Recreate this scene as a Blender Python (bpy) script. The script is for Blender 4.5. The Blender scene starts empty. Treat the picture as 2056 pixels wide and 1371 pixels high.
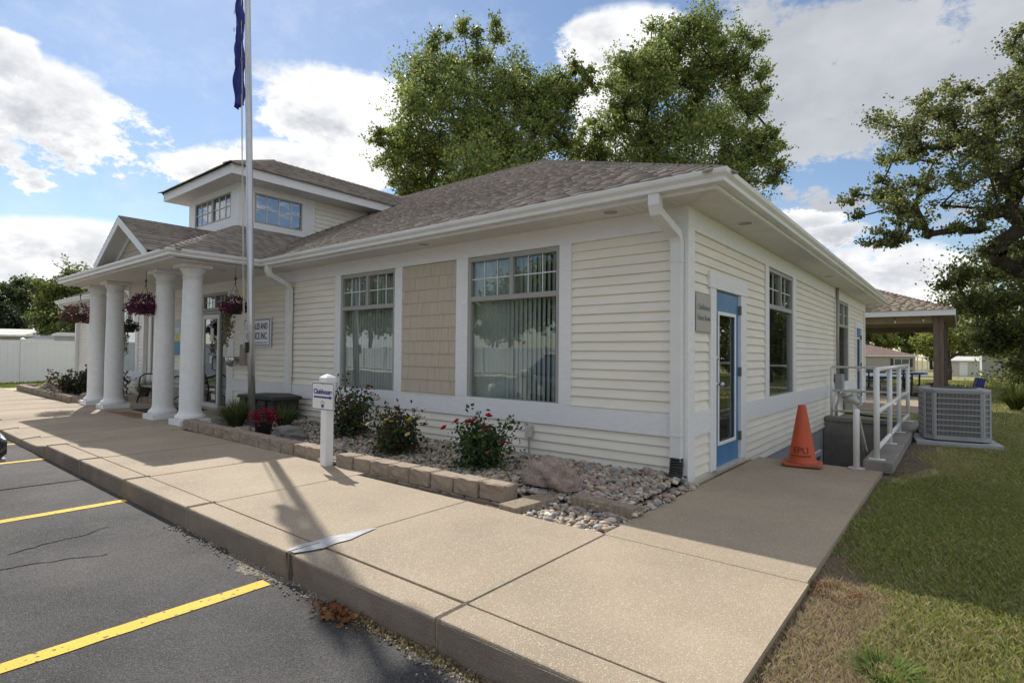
import bpy, math, random
import numpy as np
from mathutils import Vector, Matrix
rnd = random.Random(7); rng = np.random.default_rng(11)
sc = bpy.context.scene
col = sc.collection
# ------------------------------------------------------------------ camera
PW, PH, FPX = 2056.0, 1371.0, 1113.3
def cam_axes(yaw, pitch, roll):
    f = np.array([-math.sin(yaw)*math.cos(pitch), math.cos(yaw)*math.cos(pitch), math.sin(pitch)])
    r = np.array([math.cos(yaw), math.sin(yaw), 0.0]); u = np.cross(r, f)
    return r*math.cos(roll)+u*math.sin(roll), -r*math.sin(roll)+u*math.cos(roll), f
CR, CU, CF = cam_axes(math.radians(38.91), math.radians(1.263), math.radians(0.53))
CC = np.array([2.104, -5.388, 1.274])
cd = bpy.data.cameras.new('camera'); cam = bpy.data.objects.new('camera', cd); col.objects.link(cam)
cd.sensor_width = 36; cd.lens = FPX/PW*36; cd.clip_start = .05; cd.clip_end = 2000
m = Matrix.Identity(4)
for i in range(3):
    m[i][0], m[i][1], m[i][2], m[i][3] = CR[i], CU[i], -CF[i], CC[i]
cam.matrix_world = m; sc.camera = cam
def at(px, py, d):                       # point seen at photo pixel, d metres ahead of the viewpoint
    return CC + d*(CF + CR*(px-PW/2)/FPX - CU*(py-PH/2)/FPX)
# ------------------------------------------------------------------ sun, sky, exposure
SUN = Vector((-2.75, 1.03, 2.87)).normalized()
sc.view_settings.view_transform = 'Standard'; sc.view_settings.look = 'None'
sc.view_settings.exposure = 0.60; sc.view_settings.gamma = 1
sl = bpy.data.lights.new('sun', 'SUN'); sl.energy = 3.35; sl.angle = math.radians(.55); sl.color = (1, .945, .86)
so = bpy.data.objects.new('sun', sl); col.objects.link(so); so.rotation_euler = SUN.to_track_quat('Z', 'Y').to_euler()
wd = bpy.data.worlds.new('World'); sc.world = wd; wd.use_nodes = True
def build_world():
    nt = wd.node_tree; N = nt.nodes; L = nt.links; N.clear()
    def mth(op, a, b=None, c=None, clamp=False):
        n = N.new('ShaderNodeMath'); n.operation = op; n.use_clamp = clamp
        for i, x in enumerate((a, b, c)):
            if x is None: continue
            if isinstance(x, (int, float)): n.inputs[i].default_value = x
            else: L.new(x, n.inputs[i])
        return n.outputs[0]
    def noise(vec, scale, detail, rough=.55):
        n = N.new('ShaderNodeTexNoise'); n.inputs['Scale'].default_value = scale
        n.inputs['Detail'].default_value = detail; n.inputs['Roughness'].default_value = rough
        L.new(vec, n.inputs['Vector']); return n.outputs['Fac']
    def smooth(x, lo, hi):
        n = N.new('ShaderNodeMapRange'); n.interpolation_type = 'SMOOTHSTEP'
        n.inputs['From Min'].default_value = lo; n.inputs['From Max'].default_value = hi; L.new(x, n.inputs['Value']); return n.outputs[0]
    tc = N.new('ShaderNodeTexCoord'); d = tc.outputs['Generated']
    sep = N.new('ShaderNodeSeparateXYZ'); L.new(d, sep.inputs[0])
    az = mth('ARCTAN2', sep.outputs[0], sep.outputs[1]); el = mth('ARCSINE', sep.outputs[2])
    st = N.new('ShaderNodeMapping'); L.new(d, st.inputs[0]); st.inputs['Scale'].default_value = (1, 1, 1.7)
    v = st.outputs[0]
    n1 = noise(v, 8, 8, .68)
    off = N.new('ShaderNodeMapping'); off.inputs['Location'].default_value = (3.1, 1.7, 5.2); L.new(v, off.inputs[0])
    n3 = noise(off.outputs[0], 5, 4, .6); n4 = noise(off.outputs[0], 2.2, 3, .55)
    azw = mth('ADD', az, mth('MULTIPLY', mth('SUBTRACT', n3, .5), .22)); elw = mth('ADD', el, mth('MULTIPLY', mth('SUBTRACT', n1, .5), .14))
    cb = N.new('ShaderNodeCombineXYZ'); L.new(azw, cb.inputs[0]); L.new(elw, cb.inputs[1]); ae_ = cb.outputs[0]
    def lobe(px, py, rx, ry):                         # squared distance from a cloud's middle, in its own radii
        def ae(x, y):
            q = at(x, y, 1)-CC; q = q/np.linalg.norm(q); return math.atan2(q[0], q[1]), math.asin(q[2])
        a, e = ae(px, py); ra = abs(ae(px+rx, py)[0]-ae(px-rx, py)[0])/2; re = abs(ae(px, py+ry)[1]-ae(px, py-ry)[1])/2
        k = N.new('ShaderNodeVectorMath'); k.operation = 'MULTIPLY_ADD'; L.new(ae_, k.inputs[0]); k.inputs[1].default_value = (1/ra, 1/re, 0); k.inputs[2].default_value = (-a/ra, -e/re, 0)
        t = N.new('ShaderNodeVectorMath'); t.operation = 'DOT_PRODUCT'; L.new(k.outputs[0], t.inputs[0]); L.new(k.outputs[0], t.inputs[1]); return t.outputs['Value']
    def union(ls):
        o = lobe(*ls[0])
        for q in ls[1:]: o = mth('MINIMUM', o, lobe(*q))
        return mth('SUBTRACT', 1, o)
    white = union([(110, 225, 210, 115), (20, 120, 120, 70), (40, 325, 75, 40), (690, 250, 170, 120), (650, 345, 300, 58),
                   (190, 500, 300, 60), (30, 570, 170, 70), (400, 335, 120, 42), (1250, 100, 150, 95),
                   (1180, 260, 80, 120), (1620, 440, 95, 34), (1790, 560, 170, 85), (1720, 470, 110, 30)])
    grey = union([(1530, 180, 200, 210), (1720, 170, 280, 225), (2020, 150, 320, 230)])
    # the rest of the sky carries on with the same broken cumulus
    inside = mth('MULTIPLY', smooth(mth('ABSOLUTE', mth('ADD', az, math.radians(38.9))), .95, .8), smooth(el, .75, .6))
    rest = mth('SUBTRACT', mth('MULTIPLY', mth('SUBTRACT', n4, .46), 6), mth('MULTIPLY', inside, 6))
    whiteR = mth('MAXIMUM', white, mth('MAXIMUM', rest, -1.5))
    dens = mth('ADD', mth('MAXIMUM', whiteR, grey), mth('MULTIPLY', mth('SUBTRACT', n1, .5), 4.4))
    dens = mth('MAXIMUM', dens, -3)
    mask = smooth(dens, -.08, .42)
    mask = mth('MAXIMUM', mask, mth('MULTIPLY', smooth(n1, .42, .8), .28))
    # cloud brightness: thin rims glow, thick bellies turn grey
    thick = smooth(mth('ADD', dens, mth('MULTIPLY', mth('SUBTRACT', n3, .52), 5.5)), .1, 1.9)
    gsel = smooth(mth('SUBTRACT', grey, whiteR), -.5, .5)
    shade = mth('MAXIMUM', mth('MULTIPLY', thick, .85), mth('MULTIPLY', gsel, mth('ADD', .5, mth('MULTIPLY', n3, .85))))
    mx = N.new('ShaderNodeMix'); mx.data_type = 'RGBA'; L.new(mth('MINIMUM', shade, 1), mx.inputs['Factor'])
    mx.inputs['A'].default_value = (.72, .72, .725, 1); mx.inputs['B'].default_value = (.33, .35, .385, 1)
    sky = N.new('ShaderNodeTexSky'); sky.sky_type = 'NISHITA'; sky.sun_disc = False
    sky.sun_elevation = math.asin(SUN.z); sky.sun_rotation = math.atan2(SUN.x, SUN.y); sky.air_density = 1.0; sky.dust_density = .2; sky.ozone_density = 1.6
    b1 = N.new('ShaderNodeBackground'); L.new(sky.outputs[0], b1.inputs[0]); b1.inputs[1].default_value = .084
    b2 = N.new('ShaderNodeBackground'); L.new(mx.outputs['Result'], b2.inputs[0]); b2.inputs[1].default_value = 1.0
    ms = N.new('ShaderNodeMixShader'); L.new(mask, ms.inputs[0]); L.new(b1.outputs[0], ms.inputs[1]); L.new(b2.outputs[0], ms.inputs[2])
    out = N.new('ShaderNodeOutputWorld'); L.new(ms.outputs[0], out.inputs[0])
build_world()
wd.cycles.sampling_method = 'MANUAL'; wd.cycles.sample_map_resolution = 512
# ------------------------------------------------------------------ materials
MATS = {}
def M(name, c, rough=.6, var=.12, scale=6, c2=None, bump=0, bscale=120, metal=0, attr=False, spec=.5, fine=0, fscale=300, aniso=None, transl=0, coat=0, speck=None):
    mt = bpy.data.materials.new(name); mt.use_nodes = True; nt = mt.node_tree; N = nt.nodes; L = nt.links
    b = N['Principled BSDF']; out = N['Material Output']
    b.inputs['Roughness'].default_value = rough; b.inputs['Metallic'].default_value = metal; b.inputs['Specular IOR Level'].default_value = spec
    if coat: b.inputs['Coat Weight'].default_value = coat; b.inputs['Coat Roughness'].default_value = .05
    g = N.new('ShaderNodeNewGeometry'); vec = g.outputs['Position']
    if aniso:
        mp = N.new('ShaderNodeMapping'); mp.inputs['Scale'].default_value = aniso; L.new(vec, mp.inputs[0]); vec = mp.outputs[0]
    nz = N.new('ShaderNodeTexNoise'); nz.inputs['Scale'].default_value = scale; nz.inputs['Detail'].default_value = 6; nz.inputs['Roughness'].default_value = .6; L.new(vec, nz.inputs['Vector'])
    mr = N.new('ShaderNodeMapRange'); mr.inputs['From Min'].default_value = .3; mr.inputs['From Max'].default_value = .7; L.new(nz.outputs['Fac'], mr.inputs['Value'])
    mix = N.new('ShaderNodeMix'); mix.data_type = 'RGBA'; L.new(mr.outputs[0], mix.inputs['Factor'])
    c2_ = c2 or tuple(x*(1-2*var) for x in c)
    mix.inputs['A'].default_value = (*c2_, 1); mix.inputs['B'].default_value = (*c, 1)
    cur = mix.outputs['Result']
    if attr:
        at_ = N.new('ShaderNodeAttribute'); at_.attribute_name = 'Col'
        m2 = N.new('ShaderNodeMix'); m2.data_type = 'RGBA'; m2.blend_type = 'MULTIPLY'; m2.inputs['Factor'].default_value = 1
        L.new(cur, m2.inputs['A']); L.new(at_.outputs['Color'], m2.inputs['B']); cur = m2.outputs['Result']
    if fine:
        fz = N.new('ShaderNodeTexNoise'); fz.inputs['Scale'].default_value = fscale; fz.inputs['Detail'].default_value = 2; L.new(g.outputs['Position'], fz.inputs['Vector'])
        fr = N.new('ShaderNodeMapRange'); fr.inputs['From Min'].default_value = .3; fr.inputs['From Max'].default_value = .7
        fr.inputs['To Min'].default_value = 1-fine; fr.inputs['To Max'].default_value = 1+fine; L.new(fz.outputs['Fac'], fr.inputs['Value'])
        m3 = N.new('ShaderNodeVectorMath'); m3.operation = 'SCALE'; L.new(cur, m3.inputs[0]); L.new(fr.outputs[0], m3.inputs['Scale']); cur = m3.outputs[0]
    if speck:                                  # (scale, threshold, colour): scattered light or dark grains
        vo = N.new('ShaderNodeTexVoronoi'); vo.inputs['Scale'].default_value = speck[0]; L.new(g.outputs['Position'], vo.inputs['Vector'])
        wn = N.new('ShaderNodeSeparateColor'); L.new(vo.outputs['Color'], wn.inputs[0])
        gt = N.new('ShaderNodeMath'); gt.operation = 'GREATER_THAN'; gt.inputs[1].default_value = speck[1]; L.new(wn.outputs[0], gt.inputs[0])
        m4 = N.new('ShaderNodeMix'); m4.data_type = 'RGBA'; L.new(gt.outputs[0], m4.inputs['Factor']); L.new(cur, m4.inputs['A']); m4.inputs['B'].default_value = (*speck[2], 1); cur = m4.outputs['Result']
    L.new(cur, b.inputs['Base Color'])
    if bump:
        bz = N.new('ShaderNodeTexNoise'); bz.inputs['Scale'].default_value = bscale; bz.inputs['Detail'].default_value = 5; L.new(vec if aniso else g.outputs['Position'], bz.inputs['Vector'])
        bp = N.new('ShaderNodeBump'); bp.inputs['Strength'].default_value = bump; bp.inputs['Distance'].default_value = .01; L.new(bz.outputs['Fac'], bp.inputs['Height']); L.new(bp.outputs[0], b.inputs['Normal'])
    if transl:
        tr = N.new('ShaderNodeBsdfTranslucent'); L.new(cur, tr.inputs[0])
        ms = N.new('ShaderNodeMixShader'); ms.inputs[0].default_value = transl; L.new(b.outputs[0], ms.inputs[1]); L.new(tr.outputs[0], ms.inputs[2]); L.new(ms.outputs[0], out.inputs[0])
    MATS[name] = mt; return mt
def glass(name, tint, base):
    mt = bpy.data.materials.new(name); mt.use_nodes = True; nt = mt.node_tree; N = nt.nodes; L = nt.links; N.clear()
    t = N.new('ShaderNodeBsdfTransparent'); t.inputs[0].default_value = (*tint, 1)
    gl = N.new('ShaderNodeBsdfGlossy'); gl.inputs['Roughness'].default_value = .003; gl.inputs[0].default_value = (.95, .97, 1, 1)
    lw = N.new('ShaderNodeLayerWeight'); lw.inputs[0].default_value = .5; pw_ = N.new('ShaderNodeMath'); pw_.operation = 'POWER'; L.new(lw.outputs['Facing'], pw_.inputs[0]); pw_.inputs[1].default_value = 3.5
    a = N.new('ShaderNodeMath'); a.operation = 'MULTIPLY_ADD'; a.use_clamp = True; L.new(pw_.outputs[0], a.inputs[0]); a.inputs[1].default_value = .85; a.inputs[2].default_value = base
    nz = N.new('ShaderNodeTexNoise'); nz.inputs['Scale'].default_value = 1.6; g = N.new('ShaderNodeNewGeometry'); L.new(g.outputs['Position'], nz.inputs['Vector'])
    bp = N.new('ShaderNodeBump'); bp.inputs['Strength'].default_value = .05; bp.inputs['Distance'].default_value = .02; L.new(nz.outputs['Fac'], bp.inputs['Height']); L.new(bp.outputs[0], gl.inputs['Normal'])
    ms = N.new('ShaderNodeMixShader'); L.new(a.outputs[0], ms.inputs[0]); L.new(t.outputs[0], ms.inputs[1]); L.new(gl.outputs[0], ms.inputs[2])
    o = N.new('ShaderNodeOutputMaterial'); L.new(ms.outputs[0], o.inputs[0]); MATS[name] = mt
M('siding', (.87, .82, .715), .5, .05, 1.3, bump=.05, bscale=200, fine=.02, aniso=(1, 1, 3))
M('shake', (.56, .475, .37), .6, .06, 5, bump=.25, bscale=90, aniso=(8, 8, .6))
M('trim', (.84, .84, .845), .5, .05, 4, bump=.12, bscale=70, aniso=(2, 2, 10))
M('white_metal', (.78, .78, .765), .35, .05, 3)
M('soffit', (.76, .745, .70), .55, .05, 4)
M('frame', (.37, .365, .34), .45, .05, 6)
M('muntin', (.75, .75, .74), .4, .03, 6)
M('blind', (.42, .43, .415), .6, .06, 3)
M('interior', (.10, .095, .09), .8, .15, 2)
M('shingle', (.335, .285, .255), .9, .16, 3, attr=True, bump=.5, bscale=160, fine=.18, fscale=220)
M('pavshingle', (.36, .285, .22), .9, .16, 3, attr=True, bump=.4, bscale=160, fine=.15, fscale=200)
M('concrete', (.40, .322, .232), .85, .14, .9, bump=.4, bscale=200, fine=.24, fscale=150, speck=(200, .92, (.50, .445, .345)))
M('kerb', (.29, .235, .18), .88, .2, 2.5, bump=.5, bscale=120, fine=.2, fscale=170)
M('joint', (.09, .075, .06), .95, .2, 8)
M('oldconc', (.30, .28, .25), .9, .2, 3, bump=.4, bscale=100, fine=.15)
M('foundation', (.42, .43, .45), .8, .1, 2, bump=.2)
M('patch', (.50, .51, .52), .8, .15, 12)
M('asphalt', (.115, .109, .106), .75, .2, 1.3, c2=(.034, .033, .034), bump=2.2, bscale=130, fine=.6, fscale=150, speck=(210, .9, (.155, .15, .147)), spec=.5)
M('grit', (.22, .19, .15), .95, .25, 6, bump=1, bscale=120, fine=.4, fscale=150, speck=(120, .85, (.38, .34, .29)))
M('yellow', (.78, .52, .055), .75, .08, 3, bump=.6, bscale=140, fine=.16, fscale=150, speck=(70, .965, (.14, .12, .09)))
M('seal', (.011, .011, .012), .95, .1, 4, spec=.1)
M('lawn', (.20, .215, .065), .95, .2, .45, c2=(.28, .235, .12), fine=.4, fscale=60, bump=.8, bscale=60)
M('soil', (.17, .125, .09), .95, .3, 5, bump=1, bscale=60, fine=.3, fscale=80)
M('grass', (1, 1, 1), .6, .08, .7, attr=True, transl=.35, spec=.2)
M('leaf', (1, 1, 1), .5, .1, .5, attr=True, transl=.5, spec=.35)
M('petal', (1, 1, 1), .6, .08, 30, attr=True, transl=.3, spec=.2)
M('bark', (.085, .068, .055), .95, .3, 4, bump=1, bscale=30, aniso=(4, 4, .8))
M('stem', (.09, .10, .045), .7, .3, 10)
M('pebble', (1, 1, 1), .6, .12, 40, attr=True, bump=.15, bscale=180, spec=.4)
M('block', (.37, .295, .225), .92, .22, 7, c2=(.27, .215, .165), bump=1, bscale=70, fine=.2, fscale=130)
M('rock', (.40, .31, .26), .9, .3, 7, c2=(.20, .155, .13), bump=1.2, bscale=40, fine=.3, fscale=90)
M('greyrock', (.24, .225, .21), .9, .25, 6, c2=(.13, .12, .115), bump=1, bscale=30, fine=.2, aniso=(1, 1, 4))
M('timber', (.36, .315, .25), .9, .25, 5, c2=(.22, .15, .09), bump=.6, bscale=60, aniso=(6, 6, 1))
M('pole', (.55, .55, .55), .32, .06, 5, metal=.75)
M('rope', (.62, .60, .54), .8)
M('flag', (.03, .04, .27), .75, .15, 8)
M('paint_white', (.84, .84, .84), .45, .05, 9, bump=.1, bscale=80)
M('sign_white', (.80, .80, .81), .35, .02, 5)
M('navy', (.03, .04, .20), .5, .03, 5)
M('grey_sign', (.45, .425, .385), .5, .06, 6)
M('sign_ink', (.22, .22, .22), .6)
M('blue_door', (.075, .225, .43), .42, .1, 4, bump=.06)
M('steel', (.55, .55, .55), .25, .05, 4, metal=.9)
M('brass', (.30, .26, .19), .4, .1, 9, metal=.7)
M('black', (.018, .018, .019), .5, .2, 8)
M('blackplast', (.022, .021, .021), .45, .15, 6)
M('mat', (.05, .05, .05), .95, .2, 30, bump=.6)
M('orange', (.66, .085, .022), .55, .16, 7, c2=(.48, .10, .045), bump=.15)
M('orange_base', (.46, .11, .05), .75, .22, 9, c2=(.33, .10, .06))
M('stencil', (.19, .05, .025), .7, .2, 60)
M('hvac', (.36, .36, .37), .5, .06, 4)
M('hvac_dark', (.045, .045, .047), .7)
M('bench_metal', (.055, .055, .055), .45, .15, 8)
M('bench_seat', (.45, .44, .42), .6)
M('meter', (.30, .26, .20), .5, .1, 8)
M('dirty_white', (.62, .60, .56), .6, .15, 5)
M('cedar', (.19, .15, .115), .85, .2, 3, c2=(.12, .095, .075), bump=.4, bscale=50, aniso=(6, 6, .6))
M('beam', (.36, .29, .19), .8, .12, 4)
M('table_blue', (.015, .028, .17), .45, .1, 6)
M('home_beige', (.42, .38, .33), .7, .06, 3)
M('home_grey', (.40, .42, .45), .7, .06, 3)
M('home_roof', (.22, .15, .125), .9, .15, 2)
M('roof_pale', (.62, .60, .57), .8, .1, 2)
M('shutter', (.055, .03, .03), .6)
M('vinyl', (.78, .80, .83), .45, .03, 3)
M('pane_dark', (.05, .06, .07), .08, .1, 2, spec=.8)
M('car_paint', (.02, .023, .028), .25, .05, 3, coat=1)
M('car_paint2', (.25, .26, .28), .3, .05, 3, coat=1)
M('rubber', (.02, .02, .02), .8)
M('chrome', (.7, .7, .7), .12, .02, 3, metal=1)
M('lamp_clear', (.8, .8, .8), .1, .02, 3)
M('lamp_red', (.45, .01, .01), .15, .02, 3)
M('poster_blue', (.08, .33, .60), .5, .25, 3); M('poster_yellow', (.72, .68, .22), .5, .2, 5); M('poster_pale', (.50, .66, .68), .5, .15, 6)
M('paper', (.72, .72, .70), .7, .04, 9)
M('stain', (.34, .20, .10), .9, .3, 3, bump=.2)
M('bulb', (.75, .70, .6), .15, .02, 3)
M('deadleaf', (1, 1, 1), .8, .1, 20, attr=True, transl=.2)
glass('glass', (.90, .94, .92), .07)
glass('glass_high', (.30, .40, .52), .30)
glass('glass_side', (.72, .76, .74), .10)
# ------------------------------------------------------------------ builders
def link(o, parent=None):
    col.objects.link(o)
    if parent is not None: o.parent = parent
    return o
def empty(name, label, cat, loc=(0, 0, 0), rz=0, group=None):
    o = bpy.data.objects.new(name, None); o.location = loc; o.rotation_euler = (0, 0, rz); o.empty_display_size = .2
    link(o); return tag(o, label, cat, group)
def tag(o, label, cat, group=None):
    o['label'] = label; o['category'] = cat
    if group: o['group'] = group
    return o
class MB:
    def __init__(s): s.v = []; s.f = []
    def add(s, vs, fs):
        n = len(s.v); s.v += [tuple(map(float, p)) for p in vs]; s.f += [tuple(i+n for i in q) for q in fs]; return s
    def box(s, x0, x1, y0, y1, z0, z1):
        return s.add([(x0, y0, z0), (x1, y0, z0), (x1, y1, z0), (x0, y1, z0), (x0, y0, z1), (x1, y0, z1), (x1, y1, z1), (x0, y1, z1)],
                     [(0, 3, 2, 1), (4, 5, 6, 7), (0, 1, 5, 4), (1, 2, 6, 5), (2, 3, 7, 6), (3, 0, 4, 7)])
    def prism(s, poly, a, b, axis='y'):                 # poly in the two other axes, swept from a to b
        n = len(poly)
        P = {'y': lambda p, t: (p[0], t, p[1]), 'x': lambda p, t: (t, p[0], p[1]), 'z': lambda p, t: (p[0], p[1], t)}[axis]
        return s.add([P(p, a) for p in poly]+[P(p, b) for p in poly],
                     [tuple(range(n))[::-1], tuple(range(n, 2*n))]+[(i, (i+1) % n, n+(i+1) % n, n+i) for i in range(n)])
    def tube(s, pts, r, k=8, caps=True):
        pts = [Vector(p) for p in pts]; n = len(pts); rs = r if hasattr(r, '__len__') else [r]*n
        vs = []; ref = None
        for i, p in enumerate(pts):
            t = (pts[min(i+1, n-1)]-pts[max(i-1, 0)]).normalized()
            if ref is None: ref = Vector((0, 0, 1)) if abs(t.z) < .9 else Vector((1, 0, 0))
            u = (ref-t*ref.dot(t)).normalized(); w = t.cross(u); ref = u
            for j in range(k):
                a = 2*math.pi*j/k; vs.append(p+(u*math.cos(a)+w*math.sin(a))*rs[i])
        fs = [(i*k+j, i*k+(j+1) % k, (i+1)*k+(j+1) % k, (i+1)*k+j) for i in range(n-1) for j in range(k)]
        if caps: fs += [tuple(range(k))[::-1], tuple(range((n-1)*k, n*k))]
        return s.add(vs, fs)
    def lathe(s, prof, k=24, c=(0, 0)):                 # (r, z) pairs
        vs = [(c[0]+r*math.cos(2*math.pi*j/k), c[1]+r*math.sin(2*math.pi*j/k), z) for r, z in prof for j in range(k)]
        n = len(prof)
        fs = [(i*k+j, i*k+(j+1) % k, (i+1)*k+(j+1) % k, (i+1)*k+j) for i in range(n-1) for j in range(k)]
        return s.add(vs, fs+[tuple(range(k))[::-1], tuple(range((n-1)*k, n*k))])
    def mesh(s, name):
        me = bpy.data.meshes.new(name); me.from_pydata(s.v, [], s.f); return me
    def obj(s, name, mat, parent=None, loc=(0, 0, 0), rz=0, smooth=False, bevel=0, kind=None):
        return ob(name, s.mesh(name), mat, parent, loc, rz, smooth, bevel, kind)
def ob(name, me, mat, parent=None, loc=(0, 0, 0), rz=0, smooth=False, bevel=0, kind=None, scale=None):
    if mat and not me.materials: me.materials.append(MATS[mat])
    if smooth: me.shade_smooth()
    o = bpy.data.objects.new(name, me); o.location = loc; o.rotation_euler = (0, 0, rz)
    if scale: o.scale = scale
    if bevel:
        b = o.modifiers.new('bevel', 'BEVEL'); b.width = bevel; b.segments = 2; b.limit_method = 'ANGLE'
    if kind: o['kind'] = kind
    return link(o, parent)
def npmesh(name, V, F, mat, colors=None, smooth=False, parent=None, kind=None):
    V = np.asarray(V, np.float32); F = np.asarray(F, np.int32); k = F.shape[1]
    me = bpy.data.meshes.new(name); me.vertices.add(len(V)); me.vertices.foreach_set('co', V.ravel())
    me.loops.add(F.size); me.loops.foreach_set('vertex_index', F.ravel()); me.polygons.add(len(F))
    me.polygons.foreach_set('loop_start', np.arange(0, F.size, k, dtype=np.int32)); me.polygons.foreach_set('loop_total', np.full(len(F), k, np.int32))
    if colors is not None:
        a = me.color_attributes.new('Col', 'FLOAT_COLOR', 'POINT'); c = np.ones((len(V), 4), np.float32); c[:, :3] = colors; a.data.foreach_set('color', c.ravel())
    me.update(); me.validate()
    return ob(name, me, mat, parent, smooth=smooth, kind=kind)
def struct(o): o['kind'] = 'structure'; return o
def randrot(n):
    q = rng.normal(size=(n, 4)); q /= np.linalg.norm(q, axis=1)[:, None]; w, x, y, z = q.T
    return np.stack([np.stack([1-2*(y*y+z*z), 2*(x*y-w*z), 2*(x*z+w*y)], -1), np.stack([2*(x*y+w*z), 1-2*(x*x+z*z), 2*(y*z-w*x)], -1), np.stack([2*(x*z-w*y), 2*(y*z+w*x), 1-2*(x*x+y*y)], -1)], 1)
def leaves(P, size, cols, droop=0):                     # one folded diamond (two triangles sharing the midrib) per leaf
    n = len(P); s = (size*(rng.uniform(.65, 1.25, n)))[:, None, None]
    base = np.array([[0, 0, 0], [.5, .34, .09], [1, 0, -.05], [.5, -.34, .09]])[None]
    V = np.einsum('nij,nkj->nki', randrot(n), base*s)+P[:, None, :]
    F = (np.arange(n)[:, None]*4+np.array([[0, 1, 2, 3]]))
    return V.reshape(-1, 3), F, np.repeat(cols, 4, 0)
def mixcol(n, cs, w=None, jit=.18):
    cs = np.array(cs); idx = rng.choice(len(cs), n, p=w); c = cs[idx]*(1+rng.normal(0, jit, (n, 1))); return np.clip(c, .005, 1)
def text(body, size, mat, parent, loc, rz=0, tilt=math.pi/2, name='lettering', align='CENTER', sx=1, bold=0):
    cu = bpy.data.curves.new(name, 'FONT'); cu.body = body; cu.size = size; cu.align_x = align; cu.align_y = 'CENTER'; cu.extrude = .0012; cu.offset = bold
    o = bpy.data.objects.new(name, cu); col.objects.link(o); dg = bpy.context.evaluated_depsgraph_get()
    me = bpy.data.meshes.new_from_object(o.evaluated_get(dg)); bpy.data.objects.remove(o); bpy.data.curves.remove(cu)
    me.materials.clear(); t = ob(name, me, mat, parent, loc, rz); t.rotation_euler = (tilt, 0, rz); t.scale = (sx, 1, 1); return t
def ico(sub=2):
    import bmesh
    b = bmesh.new(); bmesh.ops.create_icosphere(b, subdivisions=sub, radius=1); b.verts.ensure_lookup_table()
    V = np.array([v.co for v in b.verts]); F = np.array([[v.index for v in f.verts] for f in b.faces]); b.free(); return V, F
ICO1, ICO2, ICO4 = ico(1), ico(2), ico(4)
# ------------------------------------------------------------------ ground, asphalt, walks
def gz(x, y):
    t = np.clip((y-24)/62, 0, 1); return -.05-1.35*t*t*(3-2*t)*np.clip((x+60)/50, 0, 1)
def build_ground():
    xs = sorted(set([-400, -200, -120, -80, -60, -45, -34, -22.9, -21.1, -12, -6, 0, 1.25, 3, 6, 10, 16, 25, 40, 60, 100, 200, 400]))
    ys = sorted(set([-400, -200, -100, -60, -40, -24, -21, -12, -3.5, -2, 0, 2.1, 7.3, 10, 13.2, 18, 24, 28, 32, 36, 40, 45, 50, 55, 60, 66, 72, 78, 84, 90, 110, 150, 250, 500]))
    V = [(x, y, float(gz(np.array(x), np.array(y)))) for y in ys for x in xs]; n = len(xs); F = []
    for j in range(len(ys)-1):
        for i in range(n-1):
            cx, cy = (xs[i]+xs[i+1])/2, (ys[j]+ys[j+1])/2
            if -21.1 < cx < 0 and 0 < cy < 13.2: continue
            if 0 < cx < 1.25 and 2.1 < cy < 7.3: continue
            if -22.9 < cx < 1.25 and -3.5 < cy < 0: continue
            if -45 < cx < 16 and -21 < cy < -3.5: continue
            F.append((j*n+i, j*n+i+1, (j+1)*n+i+1, (j+1)*n+i))
    me = bpy.data.meshes.new('lawn'); me.from_pydata(V, [], F); struct(ob('lawn', me, 'lawn'))
build_ground()
AZ = -.17
mb = MB(); mb.add([(-45, -21, AZ), (16, -21, AZ), (16, -3.47, AZ), (-45, -3.47, AZ)], [(0, 1, 2, 3)]); lot = struct(mb.obj('parking_lot', 'asphalt'))
def line(x, y1, y0=-8.6, w=.11):
    mb = MB(); n = 40; L_, R_ = [], []
    for i in range(n+1):
        y = y1+(y0-y1)*i/n
        L_.append((x-w/2+rnd.uniform(-.004, .004), y, AZ+.004)); R_.append((x+w/2+rnd.uniform(-.004, .004), y, AZ+.004))
    mb.add(L_+R_, [(i, i+1, n+2+i, n+1+i) for i in range(n)]); mb.obj('parking_line', 'yellow', lot)
for x, y1 in ((-1.275, -3.62), (-4.14, -3.535), (-7.3, -3.535), (-9.1, -3.535), (-12.1, -3.535), (-15, -3.535), (-18, -3.535), (1.7, -3.8)): line(x, y1)
mb = MB(); mb.add([(-5.52, -3.53, AZ+.003), (-5.49, -3.53, AZ+.003), (-5.62, -6, AZ+.003), (-5.60, -8.5, AZ+.003), (-5.64, -8.5, AZ+.003), (-5.66, -6, AZ+.003)], [(0, 1, 2, 5), (5, 2, 3, 4)]); mb.obj('sealed_crack', 'seal', lot)
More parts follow.
